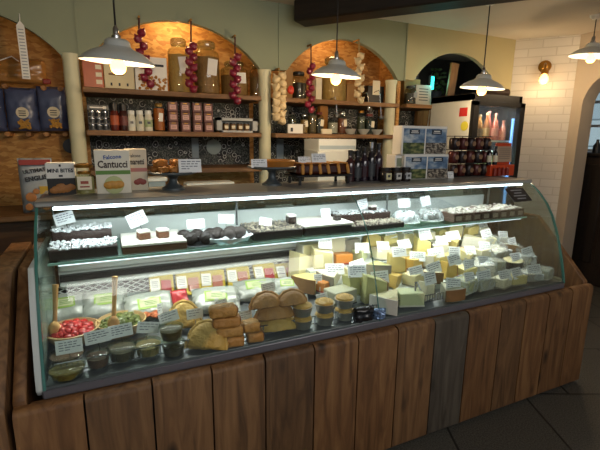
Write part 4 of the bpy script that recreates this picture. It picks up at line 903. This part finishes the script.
for i in range(8):
    x = xa+(xb-xa)*(i+.5)/8; w = (xb-xa)/8-.004
    o = thing('boxed_brownie', 'pale-topped brownie in a brown sleeve, %s from the left in the row' % wh[i], 'cake', (x, .46, zc), 0, 'boxed brownies at the right of the glass shelf')
    MB().box((0, 0, .027), (w, .2, .054), bev=.003).build('sleeve', SL, o); MB().box((0, -.1008, .026), (w*.6, .0014, .028)).build('label', SLP, o)
    n = MB()
    for k in range(26): n.ball((random.uniform(-.46, .46)*w, random.uniform(-.095, .095), .055+random.uniform(0, .004)), .011, (1.3, 1, .6), 0, 1, .3)
    n.build('crumb_topping', mat('brownie_top', '#cfc9bc', .6, var=.15), o)
G = 'price cards among the cakes'
def scard(x, y, z, label, Y=.5, w=.085, h=.055, rz=0, roll=0):
    P = pY(x, y, Y); o = card((P.x, Y, z), label, w, h, rz, 14, G, pin=max(.0, P.z-z-h/2)); o.rotation_euler.y = roll; return o
scard(67, 218, zc+.09, 'white card tilted on the raised coconut traybake', .58, .08, .055, 0, R(-14))
scard(143, 218, zc+.045, 'white card tilted above the two cake squares', .55, .085, .065, 0, R(-20))
scard(196, 224, zc+.06, 'white card standing behind the bare chocolate truffles', .50, .085, .045)
scard(226, 219, zc+.06, 'white card tilted above the dusted cakes on the doily', .52, .08, .045, 0, R(6))
scard(265, 224, zc+.05, 'white card tilted on the dark crumb traybake', .50, .07, .04, 0, R(14))
scard(326, 219, zc+.056, 'white card on the white-iced chocolate traybake', .56, .06, .05)
scard(364, 207, zc+.08, 'white card tilted above the raised nut-topped slab', .6, .07, .06, 0, R(-8))
scard(405, 203, zc+.08, 'large white card over the wrapped meringue cakes', .52, .09, .055)
scard(427, 201, zc+.08, 'white card tilted over the wrapped grey-dusted cakes', .52, .075, .06, 0, R(-6))

# ------------------------------------------------------------ LOWER DECK, LEFT
def deckp(x, y, dz=0):   # pixel -> point dz above the sloping deck
    d = ray(x, y)
    t = (.73+(CAM.y-.075)*.104+dz-CAM.z)/(d.z-.104*d.y); return CAM+d*t
SALW = mat('wood_bowl', '#b89868', .45, var=.15, bump=.1); TOM = mat('tomato_red', '#b81c10', .25, var=.25, vs=30, coat=.5); OLV = mat('olive_green', '#5a6420', .3, var=.35, vs=30, coat=.4)
BWLP = [(0, 0), (.05, 0), (.07, .012), (.1, .05), (.112, .078), (.106, .08), (.094, .052), (.066, .018), (0, .012)]
def bowl(label, x, y, s, foodm, food, grp, n, fr):
    P = deckp(x, y, .075); z = zdeck(P.y); P = Vector((P.x, P.y, z-.004))
    o = thing('serving_bowl', label, 'bowl', P, 0, 'wooden bowls in the case')
    MB().lathe([(r*s, z*s) for r, z in BWLP], seg=36).build('bowl', SALW, o)
    n2 = MB()
    for i in range(n):
        a = random.random()*6.28; rr = .085*s*math.sqrt(random.random())
        n2.ball((rr*math.cos(a), rr*math.sin(a), (.062+.022*(1-(rr/(.09*s))**2)+random.uniform(-.006, .006))*s), fr*random.uniform(.85, 1.15), (1.15, .9, .85), random.random()*6, 2)
    f = n2.build(food, foodm, None, P); tag(f, grp, 'food', None, 'stuff')
    # bed under the loose pieces so the heap reads full
    MB().lathe([(0, .02), (.07*s, .02), (.09*s, .055*s), (.05*s, .07*s), (0, .074*s)], seg=24).build(food+'_bed', foodm, f)
    return o, P, s
ob, Pb, s_ = bowl('pale wooden bowl of red peppers at the left of the case', 72, 326, .92, TOM, 'red_peppers', 'glossy red marinated peppers heaped in the left wooden bowl', 70, .016)
ob2, Pb2, s2_ = bowl('pale wooden bowl of green olives beside the peppers', 121, 318, .92, OLV, 'green_olives', 'green olives heaped in the right wooden bowl', 110, .0125)
SPW = wood('spoon_wood', '#a87c48', '#c09458', '#d0a870', 'Z', knots=False)
def spoon(label, P, tip, m=SPW):
    o = thing('wooden_spoon', label, 'spoon', P); v = Vector(tip)
    MB().tube([(0, 0, 0), tuple(v*.35), tuple(v*.7), tuple(v)], [.010, .008, .010, .012], 10).build('handle', m, o)
    MB().ball((0, -.004, -.004), .03, (.8, .5, 1.2), sub=2).build('spoon_bowl', m, o); return o
spoon('wooden spoon with its handle up in the red peppers', Pb+Vector((-.06, -.01, .085)), (.015, .04, .17)); spoon('wooden spoon with its handle up in the green olives', Pb2+Vector((-.03, -.05, .085)), (.02, .03, .19))
# soft white film packs with green labels
WF = mat('white_film_pack', '#999d97', .25, var=.1, vs=14, bump=.6, bs=18, coat=.5); LGR = mat('lime_label', '#86a83c', .5, var=.1); LIV = mat('ivory_label', '#b4b890', .5)
def pack(label, x, y, w, h, d, rz=0, lean=52, m=WF, lab=True, dz=.0, lw=.55, lz=.55):
    w *= 1.2; lw = .48; h *= .84
    P = deckp(x, y, .0); z = zdeck(P.y)+.012+dz
    o = thing('film_pack', label, 'packet', (P.x, P.y, z), rz, 'white film packets with green labels')
    q = pillow(w, h, d, m, o, 'film_bag', .01); q.rotation_euler.x = -R(90-lean)
    if lab:
        l1 = MB().box((0, -d*.52, h*lz), (w*lw, .002, h*.4)).build('green_label', LGR, o); l1.rotation_euler.x = -R(90-lean)
        l2 = MB().box((0, -d*.52-.0015, h*lz), (w*lw*.84, .002, h*.28)).build('label_centre', LIV, l1)
        n = MB()
        for i in range(3): n.box((w*.02, -d*.52-.003, h*(lz+.06-.06*i)), (w*lw*.5, .001, h*.018))
        n.build('lettering', GREENB, l1)
    return o
pack('white film packet with a lime label, farthest left against the grille', 66, 322, .15, .16, .05, R(4), 40)
pack('white film packet with a lime label, behind the spoon in the olives', 106, 319, .16, .17, .05, R(-3), 40)
pack('large white film packet with an ivory label right of the olives', 152, 322, .18, .17, .06, R(3), 38, lz=.5)
pack('white film packet with a lime label behind the sausage rolls', 217, 315, .19, .17, .06, R(-10), 38, lz=.55)
pack('white film packet behind the tall pasty pile', 258, 302, .19, .15, .06, R(-6), 36, lz=.6)
pack('small white film packet right of the grey card', 288, 297, .13, .13, .05, R(-14), 36)
pack('plain white film packet tucked at the left end of the case', 43, 320, .1, .13, .05, R(10), 40, lab=False)
# yellow-edged meat packs
YEL = mat('yellow_tray', '#bca414', .4, coat=.3); HAM = mat('sliced_ham', '#a8604c', .35, var=.35, vs=40, coat=.5); SAL = mat('red_salami', '#a8242a', .35, var=.35, vs=60, coat=.5)
def meat(label, x, y, m, w=.105, h=.13, rz=0, lean=50):
    P = pY(x, y-3, .60); o = thing('meat_pack', label, 'packet', (P.x, .60, P.z), rz, 'yellow edged packets of sliced meat')
    b = MB().box((0, 0, h/2), (w, .014, h), bev=.004).build('yellow_tray', YEL, o); b.rotation_euler.x = -R(90-lean)
    f = MB().box((w*.18, -.009, h*.44), (w*.42, .008, h*.6), bev=.003).subdiv(1).rough(.003, 60).build('sliced_meat', m, b); l_ = MB().box((-w*.27, -.0115, h*.56), (w*.38, .004, h*.55)).build('white_label', WHITEM, b)
    n = MB()
    for i in range(4): n.box((-w*.27, -.0138, h*(.7-.08*i)), (w*.26, .001, .003))
    n.build('lettering', GREYC, b); return o
ml = [(163, 301, SAL, 'bright red salami pack, leftmost of the yellow-edged row'), (190, 298, HAM, 'yellow-edged ham pack, second from the left'), (214, 295, HAM, 'yellow-edged ham pack, third from the left, above the green label'), (240, 291, HAM, 'yellow-edged ham pack, fourth from the left'), (267, 287, SAL, 'yellow-edged pack of dark red meat, fifth from the left'), (289, 286, HAM, 'yellow-edged ham pack at the right end, next to the cheese')]
for i, (x, y, m, lb) in enumerate(ml): meat(lb, x, y, m, .13 if i else .12, .125, R(-4+random.uniform(-5, 3)))
P = deckp(184, 312, .06); o = thing('salami_pack', 'loose red salami packet lying on the white packs', 'packet', (P.x, P.y, P.z-.01), R(8)); pillow(.075, .12, .03, SAL, o, 'film_bag', .004).rotation_euler.x = -R(40); 
o = thing('orange_pot', 'small pot of orange salmon pieces behind the front tubs', 'pot', deckp(152, 325, 0)); MB().lathe([(0, 0), (.04, 0), (.048, .045), (.045, .045), (.04, .035), (0, .034)], seg=20).build('pot', JGLASS, o)
n = MB()
for k in range(14): n.ball((random.uniform(-.03, .03), random.uniform(-.03, .03), .042+random.uniform(-.003, .01)), .012, (1.4, 1, .7), random.random()*6, 2, .3)
n.build('salmon_pieces', mat('salmon', '#b8602c', .4, var=.3, vs=50), o)
# clear tubs at the front
def tub(label, x, y, r, h, food, base=None, on=0, lidc=None):
    P = deckp(x, y, 0); o = thing('clear_tub', label, 'tub', (P.x, P.y, zdeck(P.y)+.006+on), 0, 'clear tubs along the front')
    MB().lathe([(0, 0), (r*.86, 0), (r, h*.92), (r*1.04, h), (r*.98, h), (r*.82, .006), (0, .006)], seg=28).build('tub', JGLASS, o)
    MB().lathe([(0, .007), (r*.83, .007), (r*.95, h*.82), (r*.5, h*.88), (0, h*.86)], seg=28).rough(.003, 60).build('food', food, o)
    MB().lathe([(r*1.05, h*.98), (r*1.05, h+.004), (r*.9, h+.008), (0, h+.007)], seg=28).build('lid', JGLASS, o); return o
QU = mat('herb_quiche', '#8a7a3a', .5, var=.5, vs=40); PATE = mat('brown_pate', '#6a4c34', .5, var=.3, vs=60); SEED = mat('seeded_salad', '#5c5034', .5, var=.6, vs=80); COUS = mat('couscous', '#a08c54', .6, var=.4, vs=90)
q_ = tub('wide clear tub of green-flecked quiche at the front left corner', 68, 377, .06, .035, QU)
tub('second wide tub lying behind the front left quiche tub', 68, 362, .06, .03, PATE)
tub('small clear tub of brown pate, second along the front', 99, 367, .042, .05, PATE); tub('clear tub of seeded salad under the fourth card', 123, 360, .052, .055, SEED)
tub('clear tub of pale couscous beside the seeded salad', 149, 355, .05, .05, COUS); t1_ = tub('lower clear tub of a stacked pair left of the pasty', 174, 355, .045, .05, SEED); 
P = t1_.location; o = dup(t1_, (P.x-.005, P.y+.004, P.z+.066), 0, 'upper clear tub of a stacked pair, foil and nuts inside'); 
# pasties, sausage rolls
PAS = mat('pale_pasty', '#be9a4c', .55, var=.4, vs=18, bump=.8, bs=45); PASD = mat('brown_pasty', '#ac7c40', .55, var=.5, vs=18, bump=.9, bs=45); ROLL = mat('sausage_roll_pastry', '#b08444', .55, var=.5, vs=26, bump=.9, bs=55)
def pasty(label, P, w, h, d, m, rz=0, g='pasties', lean=0, name='pasty'):
    o = thing(name, label, 'pasty', P, rz, g)
    mb = MB()
    def f(s):
        def gq(u, v):
            a = math.pi*u; r = v; x = w/2*math.cos(a)*r; z = h*math.sin(a)*r
            e = math.sqrt(max(0, 1-r**2.2))*min(1, z/(h*.12)+.35)
            return Vector((x, s*d/2*e, z))
        return gq
    mb.sheet(f(-1), 20, 9).sheet(f(1), 20, 9); bmesh.ops.remove_doubles(mb.bm, verts=mb.bm.verts, dist=.0008); mb.rough(.003, 40)
    b = mb.build('pastry', m, o); b.rotation_euler.x = -R(lean)
    c = MB().tube([(w/2*math.cos(math.pi*i/14), 0.0+.003*math.sin(i*3), h*math.sin(math.pi*i/14)) for i in range(15)], [.006+.003*(i % 2) for i in range(15)], 8).build('crimped_edge', m, o); c.rotation_euler.x = -R(lean); return o
P = deckp(206, 352, .0); pasty('large pale half-moon pasty leaning at the front', (P.x, P.y, zdeck(P.y)+.012), .17, .115, .07, PAS, R(-28), lean=25)
P = deckp(186, 335, .0); pasty('pale pasty with a dark hole behind the front pasty', (P.x, P.y+.03, zdeck(P.y+.03)+.015), .15, .12, .06, PAS, R(-8), lean=20)
rolls = [(232, 350, 0, 'bottom sausage roll of the left stack'), (231, 350, 1, 'second sausage roll from the bottom of the left stack'), (229, 350, 2, 'third sausage roll up in the left stack'), (226, 350, 3, 'top sausage roll of the left stack'), (257, 345, 0, 'bottom roll of the short stack beside the left stack'), (253, 345, 1, 'top roll of the short stack under the small card')]
for x, y, k, lb in rolls:
    P = deckp(x, y, 0); w = .115 if x < 240 else .075
    o = thing('sausage_roll', lb, 'sausage roll', (P.x, P.y+.03, zdeck(P.y)+.032+k*.044), R(-12+6*(k % 2)), 'sausage rolls in the case')
    MB().box((0, 0, 0), (w, .07, .044), bev=.014, seg=3).subdiv(2).rough(.005, 45).build('pastry', ROLL if k % 2 else PASD, o)
    MB().box((w/2-.002, 0, 0), (.01, .045, .026), bev=.006).build('meat_end', mat('sausage_meat', '#7a4c34', .6), o)
big = [(281, 337, 0, 'bottom pasty of the tall brown pile', PAS), (279, 337, 1, 'middle pasty of the tall brown pile', PASD), (271, 337, 2, 'top left pasty of the tall brown pile, below the grey card', PASD), (297, 334, 2, 'top right pasty of the tall brown pile', PASD)]
for x, y, k, lb, m in big:
    P = deckp(x, y, 0); pasty(lb, (P.x, P.y+.045+.008*k, zdeck(P.y)+.012+k*.052), .185 if k < 2 else .15, .07, .1, m, R(-10+5*k), 'brown pasties in a pile', 14)
# ramekin pies, two high
RAM = mat('foil_case', '#9a978c', .4, .5); MASH = mat('mash_topping', '#c8a050', .5, var=.2, vs=40, bump=.3)
for i, (x, y) in enumerate(((305, 331), (327, 327), (347, 322))):
    for k in range(2):
        P = deckp(x, y, 0); o = thing('topped_pie', '%s small pie with swirled golden topping, %s of its stack' % (['left', 'middle', 'right'][i], ['bottom', 'top'][k]), 'pie', (P.x, P.y+.03, zdeck(P.y)+.008+k*.062), 0, 'small topped pies in stacks of two')
        MB().lathe([(0, 0), (.038, 0), (.048, .04), (.05, .042), (.046, .042), (.0, .036)], seg=28).build('foil_case', RAM, o)
        MB().lathe([(0, .036), (.045, .038), (.042, .05), (.028, .057), (.022, .054), (.01, .06), (0, .064)], seg=28).rough(.003, 50).build('swirled_topping', MASH, o)
P = deckp(363, 322, 0); o = thing('dark_packet', 'crumpled black packet beside the topped pies', 'packet', (P.x, P.y, zdeck(P.y)+.006)); pillow(.11, .075, .06, mat('black_film', '#14161a', .25, bump=.6, bs=20, coat=.5), o, 'packet', .01)
P = deckp(379, 320, 0); o = thing('foil_packet', 'blue and silver foil packet just right of the glass joint', 'packet', (P.x, P.y, zdeck(P.y)+.006), R(-15)); pillow(.065, .055, .04, mat('blue_foil', '#7c94b8', .2, .6, var=.5, vs=30, bump=.8, bs=30), o, 'packet', .01)
# front row cards
G2 = 'price cards along the front of the case'
def fcard(x, y, label, w=.088, h=.055, rz=0, roll=0, Y=None, tilt=12, grp=G2, z0=None):
    Yv = Y if Y is not None else .2
    P = pY(x, y, Yv); zb = zdeck(Yv)+.01 if z0 is None else z0
    o = card((P.x, Yv, P.z-h/2), label, w, h, rz, tilt, grp)
    if P.z-h/2-zb > .02: MB().tube([(0, .002, 0), (0, .004, -(P.z-h/2-zb)+.004)], .0016, 6).build('pin', STEEL, o)
    o.rotation_euler.y = roll; return o
fcard(69, 347, 'white card in front of the red peppers, leftmost of the front row', .09, .052, 0, 0, .16)
fcard(98, 337, 'white card between the peppers and the olives', .09, .05, 0, R(-4), .16); fcard(121, 331, 'white card below the olive bowl spoon', .088, .05, 0, R(-3), .17)
fcard(147, 328, 'white card tilted right above the couscous tub', .085, .045, 0, R(12), .17); fcard(170, 317, 'white card on the foil-filled tub stack', .08, .045, 0, R(-12), .2)
fcard(195, 314, 'white card on the pale pasty with the dark hole', .07, .044, 0, 0, .22); fcard(222, 304, 'greyish card on the top sausage roll of the left stack', .055, .04, 0, R(-8), .26)
fcard(246, 315.5, 'small greyish card on the short roll stack', .06, .04, 0, R(-3), .22); fcard(269, 288, 'greyish card standing on top of the brown pasty pile', .068, .05, 0, R(-5), .3)
fcard(160, 309, 'small grey card turned edgeways behind the foil tubs', .035, .045, R(50), R(14), .3)
fcard(303, 300, 'white card behind the left topped pie', .06, .045, 0, R(-4), .24); fcard(323, 298, 'white card behind the middle topped pie', .062, .045, 0, R(-6), .24); fcard(343, 295.5, 'white card behind the right topped pie', .062, .045, 0, R(-3), .24); fcard(318, 279, 'dim grey card above the dark grape packet', .05, .05, 0, R(4), .36)

# ------------------------------------------------------------ CHEESE
CH = {'cream': '#d8cfa0', 'ivory': '#dcd6b8', 'butter yellow': '#d0bd78', 'pale yellow': '#d6c988', 'white': '#dad8c8', 'golden': '#c0a254', 'orange': '#c07c38', 'grey-veined': '#a8a890', 'green-flecked': '#b4b47a', 'pale green': '#c4ca9c'}
CM = {k: mat('cheese_'+k.replace(' ', '_'), v, .45, var=.07, vs=30, bump=.12, bs=40, sss=.08, coat=.25) for k, v in CH.items()}
RIND = {'brown': mat('brown_rind', '#7a5a34', .6, var=.3), 'grey': mat('grey_rind', '#8a867a', .7, var=.3), 'black': mat('black_wax', '#1c1a1a', .3), 'white': mat('white_rind', '#d0cdc0', .7, var=.08), 'yellow': mat('yellow_wax', '#c09020', .35), 'red': mat('red_wax', '#8a2818', .35)}
def cheese(label, P, kind, col, rind, s=1, rz=0, wrap=False, stand=False):
    o = thing('cheese_wedge' if kind in ('wedge', 'tall') else ('cheese_block' if kind == 'block' else 'round_cheese'), label, 'cheese', P, rz, 'cheeses heaped in the case')
    if kind == 'wedge':
        w, d, h = .14*s, .15*s, .07*s; poly = [(-w/2, -d/2), (w/2, -d/2), (.01, d/2)]; poly = [(-d/2, 0)]+[(d/2*math.cos(t)*1.0, w/2*math.sin(t)/math.sin(.5)*1) for t in (-.5, -.25, 0, .25, .5)]
        MB().prism(poly, 0, h, 'Z', .002).build('paste', CM[col], o)
        rp = [(x*1.0+.001, y) for x, y in poly[1:]]; MB().prism(rp+[(x+.006, y) for x, y in rp[::-1]], -.0005, h+.0005, 'Z').build('rind', RIND[rind], o)
        ext = (d, w, h)
    elif kind == 'tall':
        w, d, h = .11*s, .07*s, .13*s
        MB().prism([(-w/2, 0), (w/2, 0), (w/2, h*.72), (-w/2+.01, h)], -d/2, d/2, 'Y', .003).build('paste', CM[col], o); MB().prism([(w/2, 0), (w/2+.006, 0), (w/2+.006, h*.72), (w/2, h*.72)], -d/2, d/2, 'Y').build('rind', RIND[rind], o)
        ext = (w, d, h)
    elif kind == 'block':
        w, d, h = .12*s, .085*s, .065*s
        MB().box((0, 0, h/2), (w, d, h), bev=.004).build('paste', CM[col], o); MB().box((0, 0, .004), (w+.003, d+.003, .01), bev=.002).build('rind', RIND[rind], o); ext = (w, d, h)
    else:
        r, h = .062*s, .05*s
        MB().lathe([(0, .0), (r*.97, 0), (r, .006), (r, h-.006), (r*.97, h), (0, h)], seg=30).build('rind', RIND[rind], o); MB().lathe([(0, h), (r*.9, h), (r*.9, h+.002), (0, h+.002)], seg=30).build('cut_face', CM[col], o); ext = (2*r, 2*r, h)
    if wrap:
        mb = MB().box((0, 0, ext[2]/2+.002), (ext[0]+.012, ext[1]+.012, ext[2]+.01), bev=.006).subdiv(2).rough(.004, 60); mb.build('film_wrap', FILM, o)
    return o, ext
steps = [(.135, .745), (.29, .786), (.40, .831), (.51, .881), (.62, .926)]
rownames = ['front', 'second', 'third', 'fourth', 'back']
ords = ['first', 'second', 'third', 'fourth', 'fifth', 'sixth', 'seventh', 'eighth', 'ninth', 'tenth', 'eleventh', 'twelfth']
plan = {
 4: 'wedge cream white 1|tall ivory white 1|wedge ivory grey 1.1|tall butter_yellow brown .9|block pale_yellow yellow 1|wedge cream white 1|block ivory grey 1.1|wedge pale_yellow brown 1|tall cream grey 1|block butter_yellow white 1.2|wheel ivory white 1',
 3: 'tall cream white 1|block orange red .9|wedge pale_green white 1|block ivory white 1|wedge cream black 1|tall pale_yellow black .9|block white white 1|wedge butter_yellow brown 1.1|wedge ivory white 1.1|block cream grey 1 w|wheel grey-veined grey 1 w',
 2: 'wedge ivory grey .9|block cream white .9|wedge green-flecked grey 1|tall butter_yellow yellow .9|block golden brown 1|wedge pale_yellow white 1|block butter_yellow brown .9|wedge cream red .9|block ivory white 1|wheel white grey 1.1 w|wedge grey-veined brown 1 w',
 1: 'tall green-flecked brown .9|block pale_yellow brown .9|wedge golden brown 1|block cream grey 1|wedge ivory brown .9|tall golden brown .8|block pale_yellow red .9|wedge white white 1 w|block grey-veined grey 1 w|wheel cream black 1|wedge ivory brown 1 w',
 0: 'wedge cream white 1.1|block pale_green white 1.1|tall ivory grey .8|wedge grey-veined brown .9|block green-flecked white 1.1 w|block grey-veined grey 1 w|block ivory grey .9|block pale_yellow grey .9|wheel white grey .9 w|block grey-veined white .9 w',
}
cards_at = []
for r in (4, 3, 2, 1, 0):
    Y, z = steps[r]; L_ = plan[r].split('|'); n = len(L_)
    xa = [1.62, 1.50, 1.45, 1.42, 1.42][r]; xb = [2.83, 2.84, 2.84, 2.84, 2.80][r]
    for i, e in enumerate(L_):
        f = e.split(); kind, col, rind, s = f[0], f[1].replace('_', ' '), f[2], float(f[3]); wr = len(f) > 4
        x = xa+(xb-xa)*i/(n-1)+random.uniform(-.012, .012); y = Y+random.uniform(-.015, .015)
        rz = {'wedge': R(random.choice((200, 235, 160, 60, 250))+random.uniform(-15, 15))}.get(kind, R(random.uniform(-22, 22)))
        lb = '%s%s cheese %s, %s from the left in the %s cheese row' % ('film-wrapped ' if wr else '', col, {'wedge': 'wedge with %s rind' % rind, 'tall': 'tall cut piece', 'block': 'block', 'wheel': 'small wheel'}[kind], ords[i], rownames[r])
        zz = z if r else zdeck(y)+.012
        o, ext = cheese(lb, (x, y, zz+.002), kind, col, rind, s, rz, wr)
        o.rotation_euler.x = R(random.uniform(-9, 11)) if r else 0
        o.rotation_euler.y = R(random.uniform(-9, 9)) if r else 0
        cards_at.append((r, i, x, y, zz+ext[2], col, kind))
# large cut pieces at the left edge of the heap
o, e = cheese('big orange cheese block at the left front of the cheese heap', (1.375, .37, .80), 'block', 'orange', 'red', .85, R(25))
for j, (x, y, z, kind, col, rd, s, rz, lb) in enumerate(((1.33, .56, .81, 'tall', 'cream', 'white', 1.3, R(18), 'tallest cream cheese slab at the left end of the heap, next to the meat packs'), (1.33, .45, .79, 'wedge', 'pale yellow', 'brown', 1.1, R(210), 'pale yellow wedge at the left end below the tallest slab'), (1.40, .25, .765, 'block', 'grey-veined', 'black', 1.2, R(8), 'dark-rinded block near the topped pies'), (1.58, .22, .76, 'tall', 'green-flecked', 'brown', 1.15, R(-6), 'wide stacked cheese half just right of the glass joint'))):
    cheese(lb, (x, y, z), kind, col, rd, s, rz)
for r, i, x, y, zt, col, kind in cards_at:
    if (r >= 2 and (i+r) % 7 != 4) or (r == 1 and i % 6 != 2) or (r == 0 and i in (2, 3, 4, 5, 6, 7, 8)):
        h = random.uniform(.056, .07); w = random.uniform(.085, .108)
        o = card((x+random.uniform(-.015, .015), y-.035, zt-.012), 'white card on the %s cheese, %s from the left in the %s cheese row' % (col, ords[i], rownames[r]), w, h, R(random.uniform(-14, 10)), random.uniform(14, 34), 'price cards in the cheese')
        o.rotation_euler.y = R(random.uniform(-10, 10))
# tongs lying at the front
P = deckp(421, 310, .0); q = deckp(428, 305, 0)
o = thing('cheese_tongs', 'steel tongs leaning at the front of the cheeses', 'tongs', (P.x, P.y, zdeck(P.y)+.02), R(-12))
for s in (-1, 1): MB().tube([(s*.012, 0, 0), (s*.022, .03, .05), (s*.004, .07, .11)], .005).build('arm', STEEL, o)
# ------------------------------------------------------------ LIGHTS
def area(loc, rot, sx_, sy_, e, c, spread=180):
    l = bpy.data.lights.new('area_light', 'AREA'); l.energy = e; l.color = c; l.shape = 'RECTANGLE'; l.size = sx_; l.size_y = sy_; l.spread = R(spread)
    o = bpy.data.objects.new('area_light', l); COL.objects.link(o); o.location = loc; o.rotation_euler = rot
area(((X0+X1)/2, .40, 1.302), (R(24), 0, 0), X1-X0-.12, .02, 8, (.93, .97, 1), 160)
area(((X0+X1)/2, .375, 1.079), (R(8), 0, 0), X1-X0-.12, .015, 8, (1, .965, .9), 150)
l = bpy.data.lights.new('kitchen_fill', 'POINT'); l.energy = 3; l.color = (.9, .95, 1); l.shadow_soft_size = .1
lo = bpy.data.objects.new('kitchen_fill', l); COL.objects.link(lo); lo.location = (3.6, 2.0, 2.5)  # added fill to brighten the kitchen opening, no lamp stands there
for x in (.6, .95, 1.3):      # added warm fill lights behind the middle arches, no fittings there
    pass
def pt(loc, e, c, s=.05):
    l = bpy.data.lights.new('niche_fill', 'POINT'); l.energy = e; l.color = c; l.shadow_soft_size = s
    o = bpy.data.objects.new('niche_fill', l); COL.objects.link(o); o.location = loc
pt((.93, 1.98, 2.46), 6, (1, .68, .34)); pt((2.25, 1.98, 2.46), 2.5, (1, .62, .3))
sun = bpy.data.lights.new('sun', 'SUN'); sun.energy = 3.0; sun.angle = R(5); sun.color = (.9, .95, 1)
so_ = bpy.data.objects.new('sun', sun); COL.objects.link(so_); so_.location = (7, 1, 6); so_.rotation_euler = Vector((-.75, -.1, .65)).to_track_quat('Z', 'Y').to_euler()
wd = bpy.data.worlds.new('world'); SC.world = wd; wd.use_nodes = True; bg = wd.node_tree.nodes['Background']; bg.inputs[0].default_value = (.86, .92, 1, 1); bg.inputs[1].default_value = .27
area((1.4, -2.7, 2.55), Vector((0, -3.2, 1.75)).to_track_quat('Z', 'Y').to_euler(), 3.0, .8, 52, (1, .95, .88))  # added fill light from behind the camera
vs = SC.view_settings; vs.view_transform = 'Standard'; vs.look = 'None'; vs.gamma = 1; vs.use_curve_mapping = False; vs.exposure = 0
SC.cycles.use_denoising = True; SC.cycles.max_bounces = 8; SC.cycles.transparent_max_bounces = 24; SC.cycles.caustics_reflective = False; SC.cycles.caustics_refractive = False; SC.cycles.sample_clamp_indirect = 4
